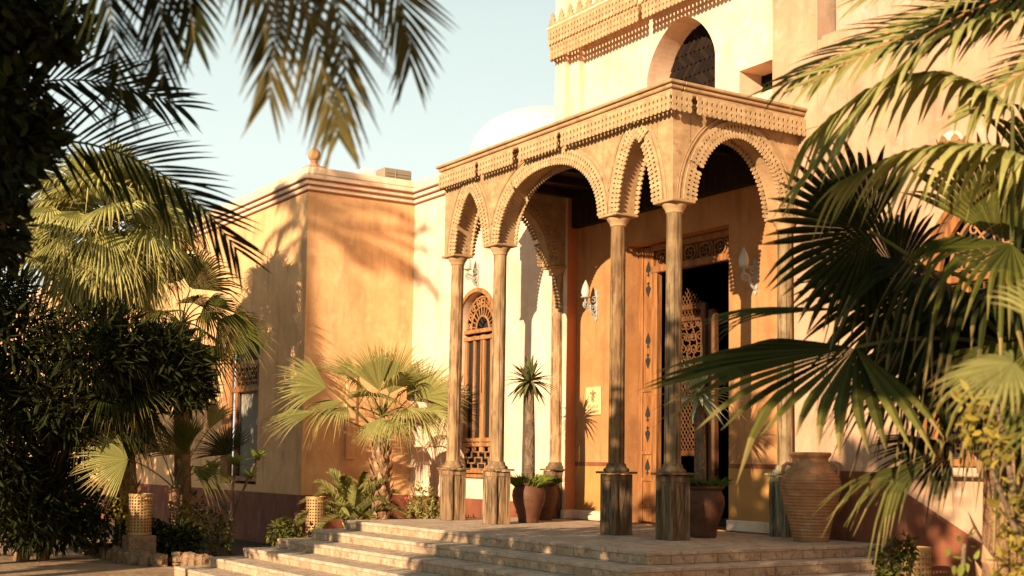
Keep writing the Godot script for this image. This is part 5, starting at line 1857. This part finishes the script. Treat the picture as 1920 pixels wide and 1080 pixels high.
func garden_right() -> void:
	# big fan palm close on the right
	var c := Vector3(6.9, 1.5, 3.4)
	var t := thing("large_fan_palm", "large fan palm close on the right, its dark fans crossing the portico", "palm tree", Vector3(6.85, GROUND, 3.35))
	palm_trunk(t, [Vector3(6.85, GROUND, 3.35), Vector3(6.87, 0.3, 3.38), Vector3(6.9, 1.5, 3.4)], [0.17, 0.16, 0.14], 40)
	var rows := [
		[Vector3(6.52, 1.48, 4.19), Vector3(6.2, 1.27, 5.24), Vector3(0.26, 0.94, 0.18), 3.0, 28, 0.06, DARK_A, Color(0.14, 0.13, 0.03), 0.62],  # leaf colour turns gold towards the tips for sun on them
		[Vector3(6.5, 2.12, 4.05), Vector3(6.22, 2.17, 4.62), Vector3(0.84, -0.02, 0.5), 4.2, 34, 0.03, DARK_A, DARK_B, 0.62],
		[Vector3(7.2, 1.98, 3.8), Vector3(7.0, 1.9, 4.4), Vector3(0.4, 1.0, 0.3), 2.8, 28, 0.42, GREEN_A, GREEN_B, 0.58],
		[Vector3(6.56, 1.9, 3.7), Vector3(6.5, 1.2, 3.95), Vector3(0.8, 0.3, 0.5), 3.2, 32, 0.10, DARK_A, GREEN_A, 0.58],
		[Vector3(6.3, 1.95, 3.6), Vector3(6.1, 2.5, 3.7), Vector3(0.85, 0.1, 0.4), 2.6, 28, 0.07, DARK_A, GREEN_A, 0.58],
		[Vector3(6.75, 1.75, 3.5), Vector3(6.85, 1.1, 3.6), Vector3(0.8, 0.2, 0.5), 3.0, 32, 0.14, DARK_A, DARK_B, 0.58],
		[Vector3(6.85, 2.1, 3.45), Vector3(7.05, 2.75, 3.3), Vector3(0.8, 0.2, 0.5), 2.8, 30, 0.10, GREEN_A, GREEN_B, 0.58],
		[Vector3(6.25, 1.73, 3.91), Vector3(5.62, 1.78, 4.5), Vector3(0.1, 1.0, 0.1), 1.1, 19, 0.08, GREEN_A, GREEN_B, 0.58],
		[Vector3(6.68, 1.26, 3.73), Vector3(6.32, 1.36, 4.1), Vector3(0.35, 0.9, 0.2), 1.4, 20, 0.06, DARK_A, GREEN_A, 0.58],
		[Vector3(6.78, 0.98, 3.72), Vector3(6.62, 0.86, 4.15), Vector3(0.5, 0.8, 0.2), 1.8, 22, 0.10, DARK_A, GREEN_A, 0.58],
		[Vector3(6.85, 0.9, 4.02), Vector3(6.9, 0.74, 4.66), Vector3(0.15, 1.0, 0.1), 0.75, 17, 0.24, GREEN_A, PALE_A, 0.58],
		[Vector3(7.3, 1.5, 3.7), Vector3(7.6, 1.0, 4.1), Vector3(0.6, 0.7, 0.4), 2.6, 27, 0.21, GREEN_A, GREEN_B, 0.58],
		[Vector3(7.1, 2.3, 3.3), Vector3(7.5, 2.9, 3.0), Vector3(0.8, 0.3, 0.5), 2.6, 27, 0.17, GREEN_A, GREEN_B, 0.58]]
	fan_leaves(t, c, rows, "leaf", 0.012, 0.05)
	random_fans(t, Vector3(6.75, 1.75, 3.4), 9, 0.4, 0.75, -0.9, 0.9, DARK_A, DARK_B, "leaf_dark", 30)
	# folded fans seen from the side, their fingers hanging from the ridge
	for q in FOLDED:
		var mb := new_mb()
		petiole(mb, c, q[0], 0.012, 0.05, Color(0.16, 0.15, 0.05))
		pinnate(mb, q[0], q[1], q[2], Vector3.UP, q[3], 24, 0.052, q[4], 0.1, PALE_A * 1.15, PALE_B * 1.2, Color(0.2, 0.19, 0.06), 0.012, 0.02)
		part(mb, "leaf", M["leaf"], t)
	# nearer young palm, blurred, catching the sun at the right edge
	c = Vector3(8.62, 0.75, 5.35)
	t = thing("near_fan_palm", "blurred sunlit young fan palm close at the right edge", "palm tree", Vector3(8.6, GROUND, 5.3))
	palm_trunk(t, [Vector3(8.6, GROUND, 5.3), c], [0.09, 0.08], 14)
	rows = [
		[Vector3(8.42, 1.22, 5.48), Vector3(8.22, 1.15, 5.68), Vector3(0.35, 0.9, 0.3), 3.6, 30, 0.1, PALE_A, PALE_B],
		[Vector3(8.5, 1.3, 5.3), Vector3(8.55, 1.65, 5.2), Vector3(0.7, 0.2, 0.6), 2.4, 32, 0.15, PALE_A, PALE_B],
		[Vector3(8.55, 1.1, 5.25), Vector3(8.4, 0.9, 5.5), Vector3(0.6, 0.6, 0.5), 2.4, 32, 0.2, GREEN_A, PALE_A]]
	fan_leaves(t, c, rows, "leaf", 0.008)
	# climbing plant with yellow leaves
	leafy_plant("yellow_climber", "yellow leaved climber tumbling down the lower right edge", "climbing plant", Vector3(7.75, GROUND, 4.35), [[Vector3(7.72, 0.3, 4.42), Vector3(7.65, 1.0, 4.5), Vector3(7.6, 1.3, 4.55)], [Vector3(7.75, 0.4, 4.45), Vector3(7.66, 0.85, 4.6)]],
		[[Vector3(7.62, 1.08, 4.66), Vector3(0.07, 0.12, 0.08), 0.8], [Vector3(7.66, 0.96, 4.58), Vector3(0.07, 0.12, 0.08), 0.8], [Vector3(7.69, 0.66, 4.5), Vector3(0.08, 0.15, 0.08), 0.8], [Vector3(7.7, 0.42, 4.5), Vector3(0.08, 0.16, 0.09), 0.8]], 230, 0.06, "leaf", Color(0.08, 0.07, 0.012), Color(0.4, 0.28, 0.05))
	leafy_plant("dark_right_bush", "dark leafy bush behind the yellow climber at the right edge", "bush", Vector3(7.6, GROUND, 3.7), [[Vector3(7.6, 0.3, 3.8), Vector3(7.65, 0.9, 3.85)]],
		[[Vector3(7.62, 1.0, 3.8), Vector3(0.28, 0.35, 0.28), 1.0], [Vector3(7.75, 0.5, 3.9), Vector3(0.25, 0.4, 0.3), 1.0], [Vector3(7.7, 0.0, 3.9), Vector3(0.3, 0.4, 0.3), 0.8]], 2800, 0.075, "leaf_dark", DARK_A, GREEN_A, "palm_bark", 0.06)
	leafy_plant("leafy_sprig", "single upright sprig with bright rounded leaves at the bottom right", "plant", Vector3(7.28, GROUND, 4.33), [[Vector3(7.28, 0.1, 4.33), Vector3(7.3, 0.5, 4.33)]],
		[[Vector3(7.29, 0.45, 4.33), Vector3(0.06, 0.12, 0.07), 1.0]], 16, 0.06, "leaf", GREEN_B, Color(0.22, 0.24, 0.05))
	leafy_plant("weedy_shrub", "thin green shrub at the right end of the steps beside the lantern", "shrub", Vector3(5.05, GROUND, 2.24), [[Vector3(5.05, -0.2, 2.24), Vector3(5.03, 0.3, 2.24)], [Vector3(5.1, -0.1, 2.2), Vector3(5.15, 0.25, 2.1)]],
		[[Vector3(5.05, 0.12, 2.24), Vector3(0.13, 0.26, 0.14), 1.0], [Vector3(5.12, 0.28, 2.15), Vector3(0.07, 0.12, 0.07), 0.4]], 420, 0.06, "leaf", DARK_B, GREEN_B)
	# date palm hanging its fronds into the top of the view
	c = Vector3(7.6, 3.1, 8.6)
	t = thing("hanging_date_palm", "date palm whose long hanging fronds fill the top left of the sky", "palm tree", Vector3(6.6, GROUND, 9.9))
	palm_trunk(t, [Vector3(6.6, GROUND, 9.9), Vector3(6.8, 1.2, 9.7), Vector3(7.4, 3.0, 8.9)], [0.16, 0.15, 0.14], 30)
	var top := Vector3(7.4, 3.0, 8.9)
	for q in [[Vector3(7.6, 2.95, 7.9), Vector3(7.63, 1.87, 7.72), 0.3, 1], [Vector3(7.62, 2.98, 7.6), Vector3(7.47, 1.93, 7.62), 0.3, 1], [Vector3(7.52, 2.85, 7.8), Vector3(7.43, 2.0, 7.86), 0.27, 1], [Vector3(7.5, 2.9, 7.4), Vector3(7.42, 2.2, 7.35), 0.28, 1], [Vector3(6.7, 3.1, 8.25), Vector3(6.69, 2.12, 8.12), 0.27, 0], [Vector3(6.85, 3.05, 8.0), Vector3(6.75, 2.18, 8.0), 0.27, 0], [Vector3(7.0, 3.0, 8.05), Vector3(6.95, 2.3, 7.95), 0.25, 0]]:
		var mb := new_mb()
		var sunny: bool = q[3] == 1  # sun and shade on these fronds are put into their leaf colours
		pinnate(mb, top, q[0], q[1], facing(q[1], 0.0), q[2] * 1.1, 46, 0.0135, 0.1, 0.03, Color(0.03, 0.032, 0.012) if sunny else DARK_A, Color(0.2, 0.15, 0.05) if sunny else DARK_B, Color(0.2, 0.14, 0.05), 0.01, 0.3)
		part(mb, "frond", M["leaf" if sunny else "leaf_dark"], t)
	# feather palm at the top right
	t = thing("feather_palm", "feather palm frond with an orange midrib sweeping in from the top right", "palm tree", Vector3(7.9, GROUND, 2.6))
	palm_trunk(t, [Vector3(7.9, GROUND, 2.6), Vector3(7.9, 1.5, 2.6), Vector3(7.8, 3.0, 2.7)], [0.13, 0.12, 0.11], 24)
	top = Vector3(7.8, 3.1, 2.7)
	for q in [[Vector3(7.3, 3.5, 3.7), Vector3(6.75, 2.75, 4.75), 0.4], [Vector3(7.5, 3.6, 3.5), Vector3(7.05, 2.95, 4.35), 0.42], [Vector3(7.5, 3.35, 3.3), Vector3(7.2, 2.6, 4.1), 0.4], [Vector3(7.1, 3.6, 3.6), Vector3(6.4, 2.85, 4.6), 0.42], [Vector3(7.3, 3.8, 3.3), Vector3(6.6, 3.35, 4.2), 0.4], [Vector3(7.6, 3.9, 3.3), Vector3(7.2, 3.2, 4.2), 0.4], [Vector3(7.5, 3.6, 2.4), Vector3(6.6, 3.3, 2.6), 0.4], [Vector3(8.3, 3.8, 2.3), Vector3(8.9, 3.2, 1.9), 0.4], [Vector3(8.2, 3.9, 3.0), Vector3(9.0, 3.3, 3.3), 0.4], [Vector3(8.0, 3.8, 2.2), Vector3(8.2, 3.1, 1.4), 0.4], [Vector3(8.4, 3.5, 2.7), Vector3(8.9, 2.6, 2.6), 0.4], [Vector3(8.1, 3.5, 3.2), Vector3(8.4, 2.8, 3.8), 0.38], [Vector3(7.8, 4.0, 2.4), Vector3(7.7, 3.9, 1.7), 0.36]]:
		var mb := new_mb()
		pinnate(mb, top, q[0], q[1], Vector3(0.5, 0.7, 0.4), q[2], 52, 0.024, 0.2, 0.1, PALE_A if q[2] == 0.4 and q[0].x < 7.6 else DARK_A, PALE_B if q[2] == 0.4 and q[0].x < 7.6 else DARK_B, Color(0.42, 0.19, 0.07), 0.016, 0.12)
		part(mb, "frond", M["leaf"], t)


# trees of the same garden on the sunward side, which shade the steps and the left of the villa
func shade_trees() -> void:
	leafy_plant("garden_tree", "slender garden tree across the drive dappling the left of the steps", "tree", Vector3(-2.7, GROUND, 10.2), [[Vector3(-2.7, 1.0, 10.1), Vector3(-2.7, 2.4, 9.8)]],
		[[Vector3(-2.9, 2.2, 9.8), Vector3(0.8, 0.45, 0.8), 1.0], [Vector3(-1.3, 2.5, 9.9), Vector3(0.5, 0.35, 0.6), 0.6]], 620, 0.24, "leaf_dark", DARK_A, DARK_B, "palm_bark", 0.08)
	leafy_plant("garden_tree", "tall light crowned garden tree across the drive dappling the corner column", "tree", Vector3(3.4, GROUND, 9.9), [[Vector3(3.5, 1.6, 9.8), Vector3(3.8, 4.6, 9.6)]],
		[[Vector3(4.5, 4.7, 9.6), Vector3(0.7, 1.2, 0.7), 1.0], [Vector3(3.2, 4.2, 9.6), Vector3(0.8, 0.9, 0.7), 0.8]], 900, 0.24, "leaf_dark", DARK_A, DARK_B, "palm_bark", 0.09)
	leafy_plant("garden_tree", "leafy garden tree across the drive shading the middle of the steps", "tree", Vector3(3.6, GROUND, 11.6), [[Vector3(3.6, 1.0, 11.5), Vector3(3.8, 3.0, 11.0)]],
		[[Vector3(3.2, 3.2, 11.0), Vector3(1.0, 0.7, 1.0), 1.0], [Vector3(4.9, 3.3, 10.8), Vector3(1.1, 0.8, 1.0), 1.2], [Vector3(4.0, 2.5, 11.6), Vector3(1.0, 0.6, 0.8), 0.8]], 1700, 0.26, "leaf_dark", DARK_A, DARK_B, "palm_bark", 0.14)
	leafy_plant("garden_tree", "broad garden tree across the drive shading the right of the steps", "tree", Vector3(6.6, GROUND, 11.5), [[Vector3(6.6, 1.2, 11.3), Vector3(6.5, 3.4, 10.8)]],
		[[Vector3(6.2, 4.0, 10.7), Vector3(1.2, 0.9, 1.0), 1.0], [Vector3(7.4, 4.6, 10.8), Vector3(1.0, 0.9, 0.9), 0.8], [Vector3(6.6, 3.0, 11.2), Vector3(1.2, 0.6, 0.8), 0.8], [Vector3(8.9, 3.55, 9.8), Vector3(0.95, 0.6, 0.6), 1.3]], 3800, 0.26, "leaf_dark", DARK_A, DARK_B, "palm_bark", 0.15)
	leafy_plant("garden_tree", "dense garden tree left of the drive shading the planting bed", "tree", Vector3(-7.4, GROUND, 9.4), [[Vector3(-7.4, 1.2, 9.3), Vector3(-7.4, 3.4, 9.2)]],
		[[Vector3(-8.0, 3.6, 9.0), Vector3(1.3, 1.5, 1.3), 1.2], [Vector3(-7.8, 2.9, 9.4), Vector3(0.7, 0.9, 1.0), 0.7], [Vector3(-9.6, 3.4, 9.4), Vector3(1.2, 1.4, 1.2), 1.0], [Vector3(-5.7, 1.5, 9.6), Vector3(0.8, 0.5, 0.8), 0.6]], 7000, 0.26, "leaf_dark", DARK_A, DARK_B, "palm_bark", 0.18)
	leafy_plant("garden_tree", "wide garden tree at the far left of the drive shading the long wall", "tree", Vector3(-13.0, GROUND, 9.8), [[Vector3(-13.0, 1.2, 9.8), Vector3(-13.0, 4.0, 9.6)]],
		[[Vector3(-11.0, 4.2, 9.3), Vector3(1.5, 1.8, 1.3), 1.0], [Vector3(-13.2, 4.5, 9.5), Vector3(1.6, 2.0, 1.4), 1.1], [Vector3(-16.0, 4.5, 10.0), Vector3(2.0, 2.0, 1.5), 1.1], [Vector3(-13.0, 2.4, 9.6), Vector3(2.6, 1.0, 1.2), 1.0]], 7500, 0.28, "leaf_dark", DARK_A, DARK_B, "palm_bark", 0.2)
	var t := thing("garden_palm", "fan palm left of the drive throwing striped shadows on the villa corner", "palm tree", Vector3(-6.2, GROUND, 8.4))
	palm_trunk(t, [Vector3(-6.2, GROUND, 8.4), Vector3(-6.7, 2.5, 8.4), Vector3(-7.5, 5.0, 8.3)], [0.18, 0.16, 0.14])
	random_fans(t, Vector3(-7.5, 5.1, 8.3), 14, 0.55, 0.75, -1.2, 0.6, DARK_B, GREEN_A, "leaf_dark", 24)
	t = thing("garden_palm", "feathery palm far left of the drive throwing soft shadows on the block", "palm tree", Vector3(-2.0, GROUND, 15.4))
	palm_trunk(t, [Vector3(-2.0, GROUND, 15.4), Vector3(-2.2, 4.5, 15.3), Vector3(-2.5, 9.9, 15.2)], [0.2, 0.17, 0.15])
	for i in 16:
		var a := i * 2.39996
		var el := lerpf(1.0, -0.15, i / 15.0)
		var d := Vector3(cos(a) * cos(el), sin(el), sin(a) * cos(el))
		var mb := new_mb()
		var ce := Vector3(-2.5, 10.0, 15.2)
		pinnate(mb, ce, ce + d * 1.2 + Vector3.UP * 0.3, ce + d * 1.9 + DOWN * 0.45, Vector3.UP if el < 0.9 else Vector3.RIGHT, 0.5, 26, 0.05, 0.3, 0.1, DARK_A, DARK_B, DARK_B, 0.02, 0.15)
		part(mb, "frond", M["leaf_dark"], t)
